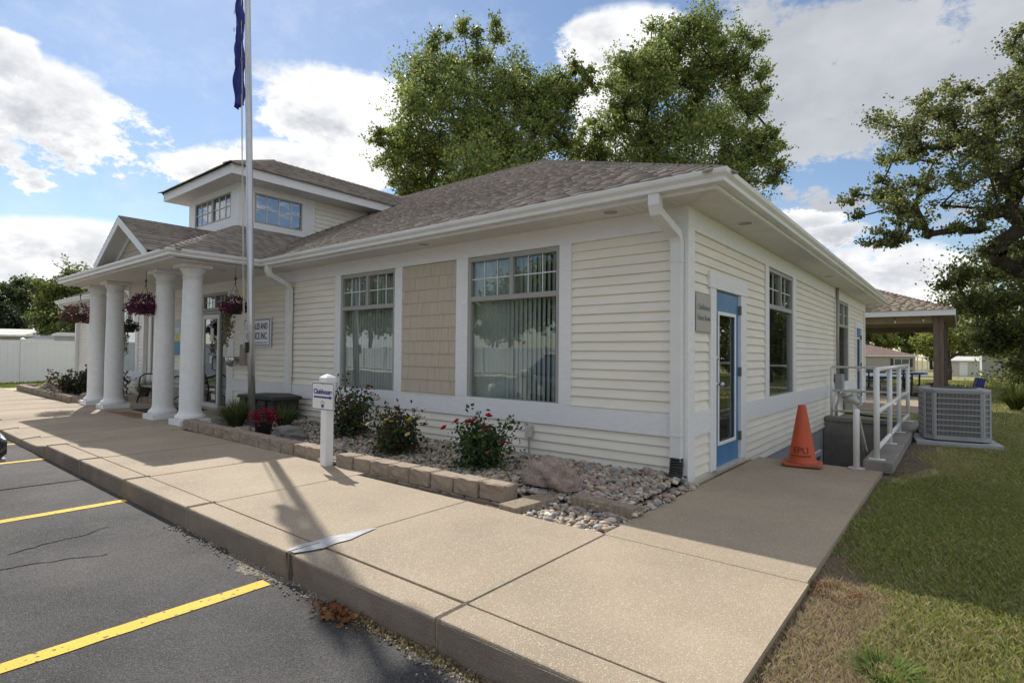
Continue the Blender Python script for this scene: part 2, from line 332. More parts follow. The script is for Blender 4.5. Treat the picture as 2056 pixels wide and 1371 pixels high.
# gritty broken strip at the foot of the kerb
def grit():
    n = 300; V = []
    for i in range(n+1):
        x = 1.6-4.7*i/n; w = .045+.05*(math.sin(x*3.1)+.6*math.sin(x*7.7+1)+.4*math.sin(x*19))+rnd.uniform(-.018, .018); w *= min(1, (x+3.2)/.8) if x < -2.4 else 1
        V += [(x, -3.49, AZ+.006), (x, -3.515-max(w, .006), AZ+.0022)]
    mb = MB(); mb.add(V, [(2*i, 2*i+1, 2*i+3, 2*i+2) for i in range(n)]); mb.obj('gutter_grit', 'grit', lot)
    k = 700; Vb, Fb = ICO1; P = np.stack([rng.uniform(-3, 1.5, k), -3.515-np.abs(rng.normal(0, .055, k)), np.full(k, AZ+.004)], 1)
    s = rng.uniform(.003, .012, k)[:, None, None]*np.array([1, .8, .6]); V = np.einsum('nij,nkj->nki', randrot(k), Vb[None]*s)+P[:, None]
    F = (np.arange(k)[:, None, None]*len(Vb)+Fb[None]).reshape(-1, 3)
    npmesh('loose_grit', V.reshape(-1, 3), F, 'pebble', np.repeat(mixcol(k, [(.25, .2, .16), (.35, .31, .26), (.14, .12, .1)]), len(Vb), 0), True, lot, 'stuff')
grit()
# sidewalk: a bed with separately cast slabs and kerb stones
def kerb_dip(x):
    def s(t): t = min(1, max(0, t)); return t*t*(3-2*t)
    return -.075*s((-7.2-x)/.9)*s((x+12.4)/.9)
mb = MB(); mb.box(-22.9, 1.40, -3.44, -1.9, -.3, -.11); mb.box(.13, 1.40, -1.9, 2.06, -.25, -.018); mb.box(-14.3, -7.75, -1.9, .02, -.25, -.018); mb.box(-23.2, -14.3, -1.9, -1.75, -.25, -.02)
walk = struct(mb.obj('sidewalk', 'joint'))
def slab(x0, x1, y0, y1, name='concrete_slab', mat='concrete', dz=0, g=.0025):
    mb = MB(); nx = max(1, int((x1-x0)/.3)) if x0 < -6.5 and name == 'kerb_stone' or x0 < -6.5 and y0 < -3 else 1
    X = [x0+g+(x1-x0-2*g)*i/nx for i in range(nx+1)]
    V = []
    for x in X:
        zt0 = kerb_dip(x) if y0 < -3.2 else 0; zt1 = kerb_dip(x)*(.75 if y0 < -3.4 else 0) if y0 < -3.2 else 0
        V += [(x, y0+g, -.26), (x, y1-g, -.26), (x, y1-g, zt1+dz), (x, y0+g, zt0+dz)]
    n = nx+1; F = [(0, 1, 2, 3), tuple(4*(n-1)+i for i in (3, 2, 1, 0))]
    for i in range(nx): F += [(4*i+a, 4*i+(a+1) % 4, 4*i+4+(a+1) % 4, 4*i+4+a) for a in range(4)]
    mb.add(V, F); return mb.obj(name, mat, walk, bevel=.012 if name == 'kerb_stone' else .004)
XB = [1.44, .14, -1.21, -2.78, -4.28, -5.8, -7.3, -8.8, -10.3, -11.8, -13.3, -14.8, -16.3, -17.8, -19.3, -20.8, -22.9]
for a, b in zip(XB[1:], XB[:-1]):
    slab(a, b, -3.30, -1.88 if b > -1.3 else -1.735, dz=rnd.uniform(-.002, .002)); slab(a, b, -3.51, -3.302, 'kerb_stone', 'kerbtop' if 0 else 'concrete', dz=rnd.uniform(-.003, .002), g=.003)
for y0, y1 in ((-1.88, -.12), (-.12, 1.0), (1.0, 2.08)): slab(.12, 1.43, y0, y1, dz=rnd.uniform(-.002, .002))
for x0, x1 in ((-14.3, -12.3), (-12.3, -9.9), (-9.9, -7.75)): slab(x0, x1, -1.88, 0)
# kerb face with its shade put into a darker colour (a skin proud of the stones) and the white crack filler
def kerb_face():
    for a, b in zip(XB[1:], XB[:-1]):
        mb = MB(); n = max(2, int((b-a)/.12)); V = []
        for i in range(n+1):
            x = a+.005+(b-a-.01)*i/n; z = kerb_dip(x)
            for yy, zz in ((-3.513-rnd.uniform(0, .004), AZ-.06), (-3.513-rnd.uniform(0, .004), (AZ+z)*.5), (-3.512, z-.022+rnd.uniform(-.004, .004)), (-3.509, z-.014)): V.append((x, yy, zz))
        mb.add(V, [(4*i+k, 4*i+4+k, 4*i+5+k, 4*i+1+k) for i in range(n) for k in range(3)]); mb.obj('kerb_face', 'kerb', walk)
kerb_face()
for k_, (x0_, y0_, n_, dx_) in enumerate(((-2.6, -4.1, 26, -.05), (-3.3, -3.9, 14, .04), (-.2, -4.4, 16, -.06))):     # hairline cracks in the asphalt
    c_ = [(x0_, y0_)]
    for i in range(n_): c_.append((c_[-1][0]+dx_*.4+rnd.uniform(-.03, .03), c_[-1][1]-.045+rnd.uniform(-.02, .02)))
    MB().add([(x-.005, y, AZ+.003) for x, y in c_]+[(x+rnd.uniform(.002, .007), y, AZ+.003) for x, y in c_], [(i, i+1, n_+2+i, n_+1+i) for i in range(n_)]).obj('asphalt_crack', 'seal', lot)
mb = MB(); pts = [(-1.25, -3.505), (-1.17, -3.50), (-1.13, -3.42), (-1.105, -3.33), (-1.125, -3.22), (-1.115, -3.12), (-1.15, -3.0), (-1.165, -2.93), (-1.19, -2.84), (-1.215, -2.95), (-1.235, -3.05), (-1.275, -3.18), (-1.265, -3.29), (-1.285, -3.4)]
mb.add([(x, y, .0085) for x, y in pts], [tuple(range(len(pts)))]); mb.obj('crack_filler', 'patch', walk)
mb = MB(); mb.add([(-1.245, -3.5155, 0), (-1.18, -3.5155, 0), (-1.165, -3.5165, -.06), (-1.15, -3.5165, -.11), (-1.165, -3.517, -.165), (-1.215, -3.517, -.165), (-1.225, -3.5165, -.08)], [(0, 1, 2, 3, 4, 5, 6)]); mb.obj('kerb_gap', 'joint', walk)
mb = MB(); pts = [(-11.7, -1.7), (-9.9, -1.72), (-9.7, -1.5), (-10.2, -1.35), (-11.2, -1.4), (-11.8, -1.55)]; mb.add([(x, y, .004) for x, y in pts], [tuple(range(6))]); mb.obj('rust_stain', 'stain', walk)
# ------------------------------------------------------------------ the clubhouse
house = empty('clubhouse', 'single-storey cream clubhouse with white trim, columned porch and brown shingle roof', 'building')
XL = -21.14; YB = 13.27; ZT = 2.775
def rects(u0, u1, z0, z1, holes):
    us = sorted({u0, u1, *[h[0] for h in holes], *[h[1] for h in holes]}); zs = sorted({z0, z1, *[h[2] for h in holes], *[h[3] for h in holes]})
    for i in range(len(us)-1):
        zst = None
        for j in range(len(zs)-1):
            c = ((us[i]+us[i+1])/2, (zs[j]+zs[j+1])/2)
            solid = not any(h[0] < c[0] < h[1] and h[2] < c[1] < h[3] for h in holes)
            if solid and zst is None: zst = zs[j]
            if not solid and zst is not None: yield us[i], us[i+1], zst, zs[j]; zst = None
        if zst is not None: yield us[i], us[i+1], zst, zs[-1]
FH = [(-3.0, -1.54, .65, 2.53), (-5.91, -4.52, .65, 2.53), (-11.9, -10.05, .0, 2.53), (-16.95, -15.6, .65, 2.53), (-19.9, -18.5, .65, 2.53)]
SH = [(.80, 1.69, .02, 2.01), (3.0, 4.45, .65, 2.53), (8.85, 10.2, .6, 2.53), (11.55, 12.5, -.02, 2.03)]
mb = MB()
for a, b, z0, z1 in rects(XL, 0, -.3, ZT, FH): mb.box(a, b, .03, .15, z0, z1)
fw = mb.obj('front_wall', 'siding', house)
mb = MB()
for a, b, z0, z1 in rects(.15, YB, -.12, ZT, SH): mb.box(-.15, -.03, a, b, z0, z1)
sw = mb.obj('side_wall', 'siding', house)
mb = MB(); mb.box(XL, XL+.12, .15, YB, -.3, ZT); mb.box(XL+.12, -.15, YB-.12, YB, -.3, ZT); mb.obj('rear_walls', 'siding', house)
mb = MB(); mb.box(-.17, -.032, 2.0, 7.6, -2.4, -.121); mb.box(-.17, -.032, .15, 2.0, -.3, -.121); mb.box(-.17, -.032, 7.6, YB, -.3, -.121); mb.obj('foundation', 'foundation', house)
mb = MB(); mb.box(XL+.2, -.2, .2, YB-.2, -.1, -.02); mb.box(XL+.2, -.2, 2.6, 2.7, -.02, 2.7); mb.box(-2.6, -2.5, 2.7, YB-.2, -.02, 2.7); mb.box(XL+.13, -.16, .16, YB-.13, 2.70, 2.74); mb.obj('interior_shell', 'interior', house)
# lap siding: one board mesh, stretched
bv = [(-.0, .0), (-.029, 0), (-.029, .007), (-.006, .108), (0, .108)]
mbd = MB().add([(x, y, z) for x in (0, 1) for y, z in bv], [(0, 1, 2, 3, 4)[::-1], (5, 6, 7, 8, 9)]+[(i, (i+1) % 5, 5+(i+1) % 5, 5+i) for i in range(5)])
board = mbd.mesh('siding_board'); board.materials.append(MATS['siding'])
def boards(a, b, z0, z1, side=False, n=None, parent=None):
    n = n or max(1, round((z1-z0)/.1016)); p = (z1-z0)/n
    for i in range(n):
        segs = [(a, b)]
        if b-a > 3.4 and z1 < .6:                       # long runs are pieced with overlapping joints
            k = int((b-a)/2.9)+1; cuts = sorted([a]+[a+(b-a)*j/k+rnd.uniform(-.6, .6) for j in range(1, k)]+[b]); segs = list(zip(cuts[:-1], cuts[1:]))
        for s0, s1 in segs:
            o = bpy.data.objects.new('siding_board', board)
            jt = rnd.uniform(-.0012, .0012)
            if side: o.location = (-.03+jt, s0, z0+i*p); o.rotation_euler = (0, 0, math.pi/2)
            else: o.location = (s0, .03+jt, z0+i*p)
            o.scale = (s1-s0-.001, 1, p/.1016); link(o, parent or (sw if side else fw))
ZB0, ZB1, ZF = .447, .70, 2.55
for a, b in ((-1.37, -.17), (-9.75, -6.08), (-15.42, -12.05), (-18.3, -17.1), (XL+.17, -20.1)): boards(a, b, ZB1, ZF-.0, n=18)
for a, b in ((-9.75, -.17), (-18.6, -12.05), (XL+.17, -18.6)): boards(a, b, .04, ZB0, n=4)
boards(.15, .62, ZB1, 2.55, True, 18); boards(1.92, 2.83, ZB1, 2.55, True, 18); boards(4.66, 8.7, ZB1, 2.55, True, 18); boards(10.38, 11.37, ZB1, 2.55, True, 18); boards(12.72, 13.1, ZB1, 2.55, True, 18)
PT = (2.55-ZB1)/18; boards(.62, 1.92, ZB1+14*PT, 2.55, True, 4); boards(11.37, 12.72, ZB1+14*PT, 2.55, True, 4)
boards(.15, .62, .03, ZB0, True, 4); boards(1.92, 11.37, -.13, ZB0, True, 6); boards(12.72, 13.1, .0, ZB0, True, 4)
# shake panel
shv = MB().box(0, .107, -.016, 0, 0, .212).mesh('shingle'); shv.materials.append(MATS['shake'])
for r in range(10):
    z = ZB1+.012+r*.1835; x = -4.35; k = 0
    while x < -3.225:
        w = rnd.choice([.075, .11, .14, .17]); w = min(w, -3.22-x)
        o = bpy.data.objects.new('shingle', shv); o.location = (x, .016-.0+rnd.uniform(-.0015, .0015), z); o.rotation_euler = (-.055, 0, 0); o.scale = (max(w-.0035, .01)/.107, 1, .995 if r < 9 else .84); link(o, fw); x += w
# trim
def trim(parent, *bs, name='trim_board', mat='trim'):
    for b in bs:
        mb = MB().box(*b); mb.obj(name, mat, parent, bevel=.004)
T0, T1 = -.012, .03
trim(fw, (-.17, .014, -.014, .16, .005, ZT), (-10.04, -.17, T0, T1, ZB0, ZB1), (XL, -11.9, T0, T1, ZB0, ZB1),
     (XL, -.17, T0+.002, T1, ZF, ZT), (-1.535, -1.37, T0-.002, T1, ZB1, ZF), (-3.22, -3.005, T0-.002, T1, ZB1, ZF), (-4.515, -4.35, T0-.002, T1, ZB1, ZF), (-6.08, -5.915, T0-.002, T1, ZB1, ZF),
     (-10.045, -9.75, T0-.002, T1, .0, ZB0), (-10.045, -9.75, T0-.002, T1, ZB1, ZF), (-12.05, -11.9, T0-.002, T1, .0, ZB0), (-12.05, -11.9, T0-.002, T1, ZB1, ZF), (-15.595, -15.42, T0-.002, T1, ZB1, ZF), (-17.1, -16.955, T0-.002, T1, ZB1, ZF),
     (-18.5, -18.3, T0-.002, T1, ZB1, ZF), (-20.1, -19.905, T0-.002, T1, ZB1, ZF), (XL, XL+.17, T0-.002, T1, .0, ZB0), (XL, XL+.17, T0-.002, T1, ZB1, ZF), (-14.5, -14.35, -.05, -.013, .02, ZF))
trim(sw, (-.03, .012, .16, .62, ZB0, ZB1), (-.03, .012, 1.92, 11.37, ZB0, ZB1), (-.03, .012, 12.72, YB-.15, ZB0, ZB1), (-.03, .01, .16, YB-.15, ZF, ZT),
     (-.03, .016, .62, .80, .02, 2.01), (-.03, .016, 1.69, 1.92, .02, 2.01), (-.03, .02, .59, 1.95, 2.012, 2.19),
     (-.03, .014, 2.83, 2.995, ZB1, ZF), (-.03, .014, 4.455, 4.66, ZB1, ZF), (-.03, .014, 8.7, 8.845, ZB1, ZF), (-.03, .014, 10.205, 10.38, ZB1, ZF),
     (-.03, .016, 11.37, 11.55, .0, 2.03), (-.03, .016, 12.5, 12.72, .0, 2.03), (-.03, .02, 11.34, 12.75, 2.032, 2.2), (-.03, .014, YB-.15, YB+.012, .0, ZT))
# thin J-channel lips under upper siding panels
trim(fw, (-1.375, -.172, -.02, T0-.001, ZB1-.012, ZB1), (-9.75, -6.08, -.02, T0-.001, ZB1-.012, ZB1), (-4.352, -3.218, -.02, T0-.003, ZB1-.012, ZB1), name='channel_strip', mat='siding')
# windows --------------------------------------------------------------
def window(parent, u0, u1, z0, z1, side=False, zt=1.99, blind=None, gl='glass', cols=(3, 3), rows=2, low=True):
    w = u1-u0; fr = .045; mb = MB(); D0, D1 = -.004, .075
    def bx(a, b, c, d, y0=D0, y1=D1): mb.box(a, b, y0, y1, c, d)
    h = z1-z0
    bx(0, fr, 0, h); bx(w-fr, w, 0, h); bx(fr, w-fr, 0, fr+.012, D0-.006); bx(fr, w-fr, h-fr, h)
    t = zt-z0
    if low: bx(fr, w-fr, t-.032, t+.032, D0+.001)
    lo = t+.032 if low else fr+.012
    n = len(cols); pw = (w-2*fr-(n-1)*.06)/n
    for i in range(1, n): bx(fr+i*(pw+.06)-.06, fr+i*(pw+.06), lo, h-fr, D0+.002)
    loc = (-.0, u0, z0) if side else (u0, 0, z0)
    f = mb.obj('window', 'frame', parent, loc, math.pi/2 if side else 0, bevel=.003)
    if low: MB().box(fr, w-fr, .035, .041, fr+.012, t-.032).obj('pane', gl, f)
    for i in range(n):
        a = fr+i*(pw+.06); MB().box(a, a+pw, .035, .041, lo, h-fr).obj('pane', gl, f)
        for k in range(1, cols[i]): MB().box(a+pw*k/cols[i]-.006, a+pw*k/cols[i]+.006, .026, .034, lo, h-fr).obj('muntin', 'muntin', f)
        for k in range(1, rows): zz = lo+(h-fr-lo)*k/rows; MB().box(a, a+pw, .024, .0255, zz-.007, zz+.007).obj('muntin', 'muntin', f)
    if blind:
        sm = MB().add([(-.044, 0, .05), (-.015, -.006, .05), (.015, -.006, .05), (.044, 0, .05), (-.044, 0, h-.05), (-.015, -.006, h-.05), (.015, -.006, h-.05), (.044, 0, h-.05)],
                      [(0, 1, 5, 4), (1, 2, 6, 5), (2, 3, 7, 6)]).mesh('blind_slat'); sm.materials.append(MATS['blind'])
        x = .07; i = 0
        while x < w-.05:
            o = bpy.data.objects.new('blind_slat', sm); a = blind(x/w)+rnd.uniform(-.025, .025); o.location = (x, .125, 0); o.rotation_euler = (0, 0, a); link(o, f)
            x += .072; i += 1
    return f
window(fw, -3.0, -1.54, .65, 2.53, blind=lambda t: .1-.62*min(1, max(0, t-.15)*1.5))
window(fw, -5.91, -4.52, .65, 2.53, blind=lambda t: -.16)
window(fw, -16.95, -15.6, .65, 2.53, blind=lambda t: .3)
window(fw, -19.9, -18.5, .65, 2.53, blind=lambda t: .3)
window(sw, 3.0, 4.45, .65, 2.53, True, gl='glass_side', cols=(2, 2)); window(sw, 8.85, 10.2, .6, 2.53, True, gl='glass_side', cols=(2, 2))
for y0, y1 in ((3.0, 4.45), (8.85, 10.2)): MB().box(-.4, -.39, y0-.1, y1-.25, .5, 2.6).obj('window_shade', 'blind', sw)
# side doors ------------------------------------------------------------
def blue_door(u0, u1, z0, z1):
    w = u1-u0; h = z1-z0; mb = MB()
    for a, b, c, d in rects(0, w, 0, h, [(.14, w-.14, .26, h-.25)]): mb.box(a, b, .02, .06, c, d)
    d = mb.obj('door', 'blue_door', sw, (0, u0, z0), math.pi/2, bevel=.003)
    mb = MB()
    for a, b, c, e in rects(.115, w-.115, .235, h-.225, [(.155, w-.155, .275, h-.265)]): mb.box(a, b, .008, .019, c, e)
    mb.obj('glazing_bead', 'paint_white', d, bevel=.003)
    MB().box(.14, w-.14, .036, .042, .26, h-.25).obj('pane', 'glass_side', d)
    mb = MB(); mb.lathe([(.0, 0), (.028, 0), (.03, .012), (.012, .02), (.012, .045), (.028, .055), (.03, .075), (.018, .09), (.0, .092)], 16); me = mb.mesh('knob'); o = ob('door_knob', me, 'steel', d, (.065, .018, .93), smooth=True); o.rotation_euler = (math.pi/2, 0, 0)
    mb = MB(); mb.lathe([(.0, 0), (.03, 0), (.03, .014), (.022, .022), (.0, .022)], 16); o = ob('deadbolt', mb.mesh('deadbolt'), 'steel', d, (.065, .018, 1.22), smooth=True); o.rotation_euler = (math.pi/2, 0, 0)
    for z in (.22, 1.0, 1.75): MB().box(w-.006, w+.012, -.02, .018, z, z+.11).obj('hinge', 'brass', d)
    MB().box(-.02, w+.02, -.04, .07, -.02, 0).obj('threshold', 'dirty_white', d)
blue_door(.81, 1.68, .025, 2.0); blue_door(11.56, 12.49, .0, 2.02)
for a in (.80, 1.68): MB().box(-.14, -.031, a+(.0 if a < 1 else .002), a+.008, .02, 2.008).obj('door_jamb', 'paint_white', sw)
# entrance ---------------------------------------------------------------
window(fw, -11.9, -10.05, 2.17, 2.53, zt=2.17, cols=(3, 3, 3), low=False)
mb = MB()
for a, b, c, d in rects(-11.9, -10.05, .0, 2.165, [(-11.84, -11.46, .08, 2.1), (-11.40, -10.52, .0, 2.1), (-10.46, -10.11, .08, 2.1)]): mb.box(a, b, .02, .10, c, d)
ent = mb.obj('entrance_frame', 'frame', fw, bevel=.003)
for a, b in ((-11.84, -11.46), (-10.46, -10.11)): MB().box(a, b, .055, .061, .08, 2.1).obj('pane', 'glass_side', ent)
mb = MB()
for a, b, c, d in rects(-11.39, -10.53, .015, 2.09, [(-11.30, -10.62, .12, 1.99)]): mb.box(a, b, .03, .08, c, d)
dr = mb.obj('entrance_door', 'muntin', fw, bevel=.004)
MB().box(-11.30, -10.62, .052, .058, .12, 1.99).obj('pane', 'glass_side', dr)
MB().tube([(-10.66, .02, .85), (-10.66, -.04, .87), (-10.66, -.04, 1.12), (-10.66, .02, 1.14)], .012, 8).obj('pull_handle', 'black', dr, smooth=True)
for x, z, w, h in ((-11.0, 1.5, .16, .28), (-11.02, 1.0, .14, .16), (-10.9, .2, .2, .12)): MB().box(x, x+w, .048, .0505, z, z+h).obj('notice', 'paper', dr)
MB().box(-10.36, -10.2, .05, .0535, 1.15, 1.42).obj('notice', 'paper', ent)
pst = MB().box(-13.5, -12.42, -.028, -.012, 1.18, 2.0).obj('poster', 'poster_pale', fw)
MB().box(-13.5, -12.42, -.031, -.0285, 1.18, 1.5).obj('poster_water', 'poster_blue', pst); MB().box(-13.5, -12.42, -.031, -.0285, 1.502, 1.68).obj('poster_sun', 'poster_yellow', pst)
for z, a, b in ((1.78, -13.3, -12.5), (1.72, -13.2, -12.6)): MB().box(a, b, -.033, -.0288, z, z+.025).obj('poster_line', 'sign_white', pst)
# wall sign (half behind the flagpole)
sg = MB().box(-9.25, -8.17, -.03, -.012, 1.36, 1.93).obj('wall_sign', 'sign_white', fw, bevel=.004)
mb = MB()
for a, b, c, d in rects(-9.22, -8.20, 1.385, 1.905, [(-9.2, -8.22, 1.403, 1.887)]): mb.box(a, b, -.033, -.0302, c, d)
mb.obj('border', 'navy', sg)
text('MH SALES AND', .17, 'navy', sg, (-8.71, -.032, 1.76), sx=.72, bold=.003); text('FINANCE INC.', .18, 'navy', sg, (-8.71, -.032, 1.57), sx=.74, bold=.003)
mb = MB(); x = -9.1
while x < -8.3:
    w = rnd.uniform(.008, .02); mb.box(x, x+w, -.0325, -.0303, 1.437, 1.45+rnd.uniform(0, .008)); x += w+.006
mb.obj('small_print', 'navy', sg)
# room sign beside the blue door
sg = MB().box(.012, .024, .17, .60, 1.52, 1.92).obj('room_sign', 'grey_sign', sw, bevel=.004)
text('Clubhouse', .088, 'sign_ink', sg, (.0255, .385, 1.775), math.pi/2); text('Fitness Room', .084, 'sign_ink', sg, (.0255, .385, 1.665), math.pi/2, sx=.82)
# meter, hose bib, outlet, conduit, vents
m1 = MB().box(-9.19, -8.97, -.14, -.0, .99, 1.41).obj('meter_box', 'meter', fw, bevel=.012)
MB().tube([(-9.19, -.08, 1.13), (-9.40, -.1, 1.13)], .035, 12).obj('pipe', 'meter', m1, smooth=True)
MB().lathe([(.0, .0), (.05, .01), (.10, .05), (.125, .12), (.13, .2), (.12, .21), (.0, .21)], 20).obj('bowl', 'steel', m1, (-9.50, -.14, .95), smooth=True)
MB().box(-1.98, -1.9, -.07, -.0, .27, .42).obj('outlet_box', 'dirty_white', fw, bevel=.01); MB().tube([(-1.94, -.035, .28), (-1.94, -.035, .0)], .014, 8).obj('conduit', 'frame', fw)
MB().tube([(-7.88, .0, .40), (-7.88, -.09, .40), (-7.9, -.1, .34), (-7.9, -.1, .30)], .018, 8).obj('hose_bib', 'hvac', fw, smooth=True)
c = MB().tube([(.045, 8.42, 2.76), (.045, 8.42, .88)], .03, 10).obj('conduit', 'frame', sw, smooth=True)
MB().box(.014, .15, 8.28, 8.56, .55, .90).obj('junction_box', 'hvac', sw, bevel=.008)
MB().tube([(.06, 8.36, .56), (.08, 8.3, .38), (.05, 8.1, .22), (.05, 8.1, .0)], .018, 8).obj('conduit', 'frame', sw, smooth=True); MB().tube([(.06, 8.46, .56), (.09, 8.4, .38), (.06, 8.2, .22), (.06, 8.2, .0)], .018, 8).obj('conduit', 'frame', sw, smooth=True)
MB().box(.012, .20, 9.5, 10.1, -.02, .5).obj('vent_housing', 'dirty_white', sw, bevel=.02)
MB().tube([(.05, 9.2, .30), (.25, 9.2, .30), (.33, 9.2, .22)], .07, 12).obj('vent_pipe', 'dirty_white', sw, smooth=True); MB().tube([(.1, 9.0, .42), (.12, 9.9, .46), (.2, 10.5, .44)], .055, 10).obj('vent_pipe', 'dirty_white', sw, smooth=True)
MB().tube([(.1, 10.3, .05), (.16, 10.3, .2), (.12, 10.35, .38)], [.05, .09, .05], 10).obj('gas_regulator', 'brass', sw, smooth=True)
# ------------------------------------------------------------------ eaves
def sweep(path, prof, name, mat, parent, closed_prof=True, smooth=False):    # horizontal polyline, profile (outward, z), outward to the right of travel
    P = [Vector((x, y)) for x, y in path]; n = len(P); k = len(prof); mb = MB(); vs = []
    for i in range(n):
        d0 = (P[i]-P[i-1]).normalized() if i else (P[1]-P[0]).normalized(); d1 = (P[i+1]-P[i]).normalized() if i < n-1 else d0
        n0 = Vector((d0.y, -d0.x)); n1 = Vector((d1.y, -d1.x)); b = (n0+n1).normalized(); b /= max(.3, b.dot(n0))
        for o, z in prof: vs.append((P[i].x+b.x*o, P[i].y+b.y*o, z))
    fs = [(i*k+j, i*k+(j+1) % k, (i+1)*k+(j+1) % k, (i+1)*k+j) for i in range(n-1) for j in range(k)]
    mb.add(vs, fs+[tuple(range(k)), tuple(range((n-1)*k, n*k))[::-1]]); return mb.obj(name, mat, parent)
EAVE = [(XL-.44, YB+.44), (XL-.44, -.44), (-14.15, -.44), (-14.15, -1.93), (-7.69, -1.93), (-7.69, -.44), (.44, -.44), (.44, YB+.44)]
gp = [(0.001, 2.795), (.075, 2.795), (.082, 2.80), (.085, 2.835), (.112, 2.865), (.118, 2.89), (.118, 2.905), (.105, 2.905), (.105, 2.892), (.07, 2.84), (.01, 2.84), (.001, 2.905)]
sweep(EAVE, gp, 'gutter', 'white_metal', house)
sweep(EAVE, [(-.03, 2.762), (-.0, 2.762), (-.0, 2.93), (-.03, 2.93)], 'fascia', 'trim', house)
for i in range(3): pass
def strips(a, b, c0, c1, along, z, pitch=.1):
    mb = MB(); t = a
    while t < b-.01:
        e = min(t+pitch-.006, b)
        if along == 'x': mb.box(t, e, c0, c1, z, z+.012)
        else: mb.box(c0, c1, t, e, z, z+.012)
        t += pitch
    if along == 'x': mb.box(a, b, c0, c1, z+.005, z+.014)
    else: mb.box(c0, c1, a, b, z+.005, z+.014)
    return mb
strips(-7.69, -.03, -.41, .03, 'x', 2.766).obj('soffit', 'soffit', house); strips(.0, YB, -.03, .41, 'y', 2.766).obj('soffit', 'soffit', house)
MB().add([(-.0, -.0, 2.764), (.02, -.02, 2.764), (.41, -.36, 2.764), (.41, -.41, 2.764), (.36, -.41, 2.764), (-.02, .02, 2.764)], [(0, 1, 2, 3, 4, 5)]).obj('soffit_mitre', 'soffit', house)
MB().box(-.03, .41, -.41, -.0, 2.768, 2.78).obj('soffit', 'soffit', house)
strips(-14.12, -7.69, -1.9, .03, 'x', 2.766, .3).obj('porch_ceiling', 'soffit', house); strips(XL-.41, -14.12, -.41, .03, 'x', 2.766).obj('soffit', 'soffit', house)
for x, y in ((-3.62, -.25), (-.74, -.24), (.23, 1.1), (.24, 6.3), (.26, 11.6), (-8.5, -.8)):
    l = MB().lathe([(.075, 0), (.085, -.004), (.10, -.008), (.105, -.002), (.105, .001)], 20).obj('soffit_light', 'white_metal', house, (x, y, 2.764), smooth=True); MB().lathe([(.0, .0), (.073, .0), (.073, -.003), (0, -.003)], 20).obj('lens', 'hvac', l, smooth=True)
# downspouts
def downspout(path, foot):
    mb = MB(); P = [Vector(p) for p in path]; w, d = .055, .04
    vs = []
    for i, p in enumerate(P):
        t = (P[min(i+1, len(P)-1)]-P[max(i-1, 0)]).normalized(); u = Vector((1, 0, 0)); n = t.cross(u).normalized()
        for a, b in ((-w, -d), (-w*.35, -d), (-w*.3, -d*.86), (w*.3, -d*.86), (w*.35, -d), (w, -d), (w, d), (-w, d)): vs.append(p+u*a+n*b)
    k = 8; fs = [(i*k+j, i*k+(j+1) % k, (i+1)*k+(j+1) % k, (i+1)*k+j) for i in range(len(P)-1) for j in range(k)]
    mb.add(vs, fs+[tuple(range(k))[::-1], tuple(range((len(P)-1)*k, len(P)*k))]); o = mb.obj('downspout', 'white_metal', house)
    x, y = path[-1][0], path[-1][1]
    for z in (2.2, .47): MB().box(x-.06, x+.06, y-.046, y+.04, z, z+.02).obj('strap', 'white_metal', o)
    if foot == 'black':
        mb = MB(); pts = [(x, y, .26), (x, y-.005, .16), (x-.0, y-.03, .08), (x-.01, y-.09, .035)]
        for i, (p, q) in enumerate(zip(pts[:-1], pts[1:])):
            for s in range(4): a = Vector(p).lerp(Vector(q), s/4); b = Vector(p).lerp(Vector(q), (s+1)/4); mb.tube([a, a.lerp(b, .5), b], [.062, .07, .062], 12)
        mb.obj('elbow', 'blackplast', o, smooth=True)
    elif foot: MB().lathe([(.075, 0), (.075, .10), (.085, .10), (.085, .16), (.0, .16)], 16).obj('drain_collar', 'meter', o, (x, y, -.02), smooth=True)
def ds_path(x, dx=0): return [(x-dx, -.47, 2.80), (x-dx, -.47, 2.70), (x-dx, -.44, 2.635), (x-dx*.5, -.26, 2.55), (x, -.10, 2.47), (x, -.062, 2.40), (x, -.062, 2.0), (x, -.062, .22)]
downspout(ds_path(-.085, .05), 'black'); downspout(ds_path(-7.45), 'collar')
downspout([(-14.6, -.47, 2.80), (-14.6, -.47, 2.74), (-14.6, -.45, 2.68), (-14.7, -.26, 2.58), (-14.75, -.10, 2.44), (-14.75, -.062, 2.36), (-14.75, -.062, .1)], None)
downspout([(XL-.2, -.47, 2.80), (XL-.2, -.47, 2.74), (XL-.15, -.42, 2.66), (XL+.0, -.26, 2.5), (XL+.09, -.10, 2.36), (XL+.09, -.062, 2.28), (XL+.09, -.062, .1)], None)
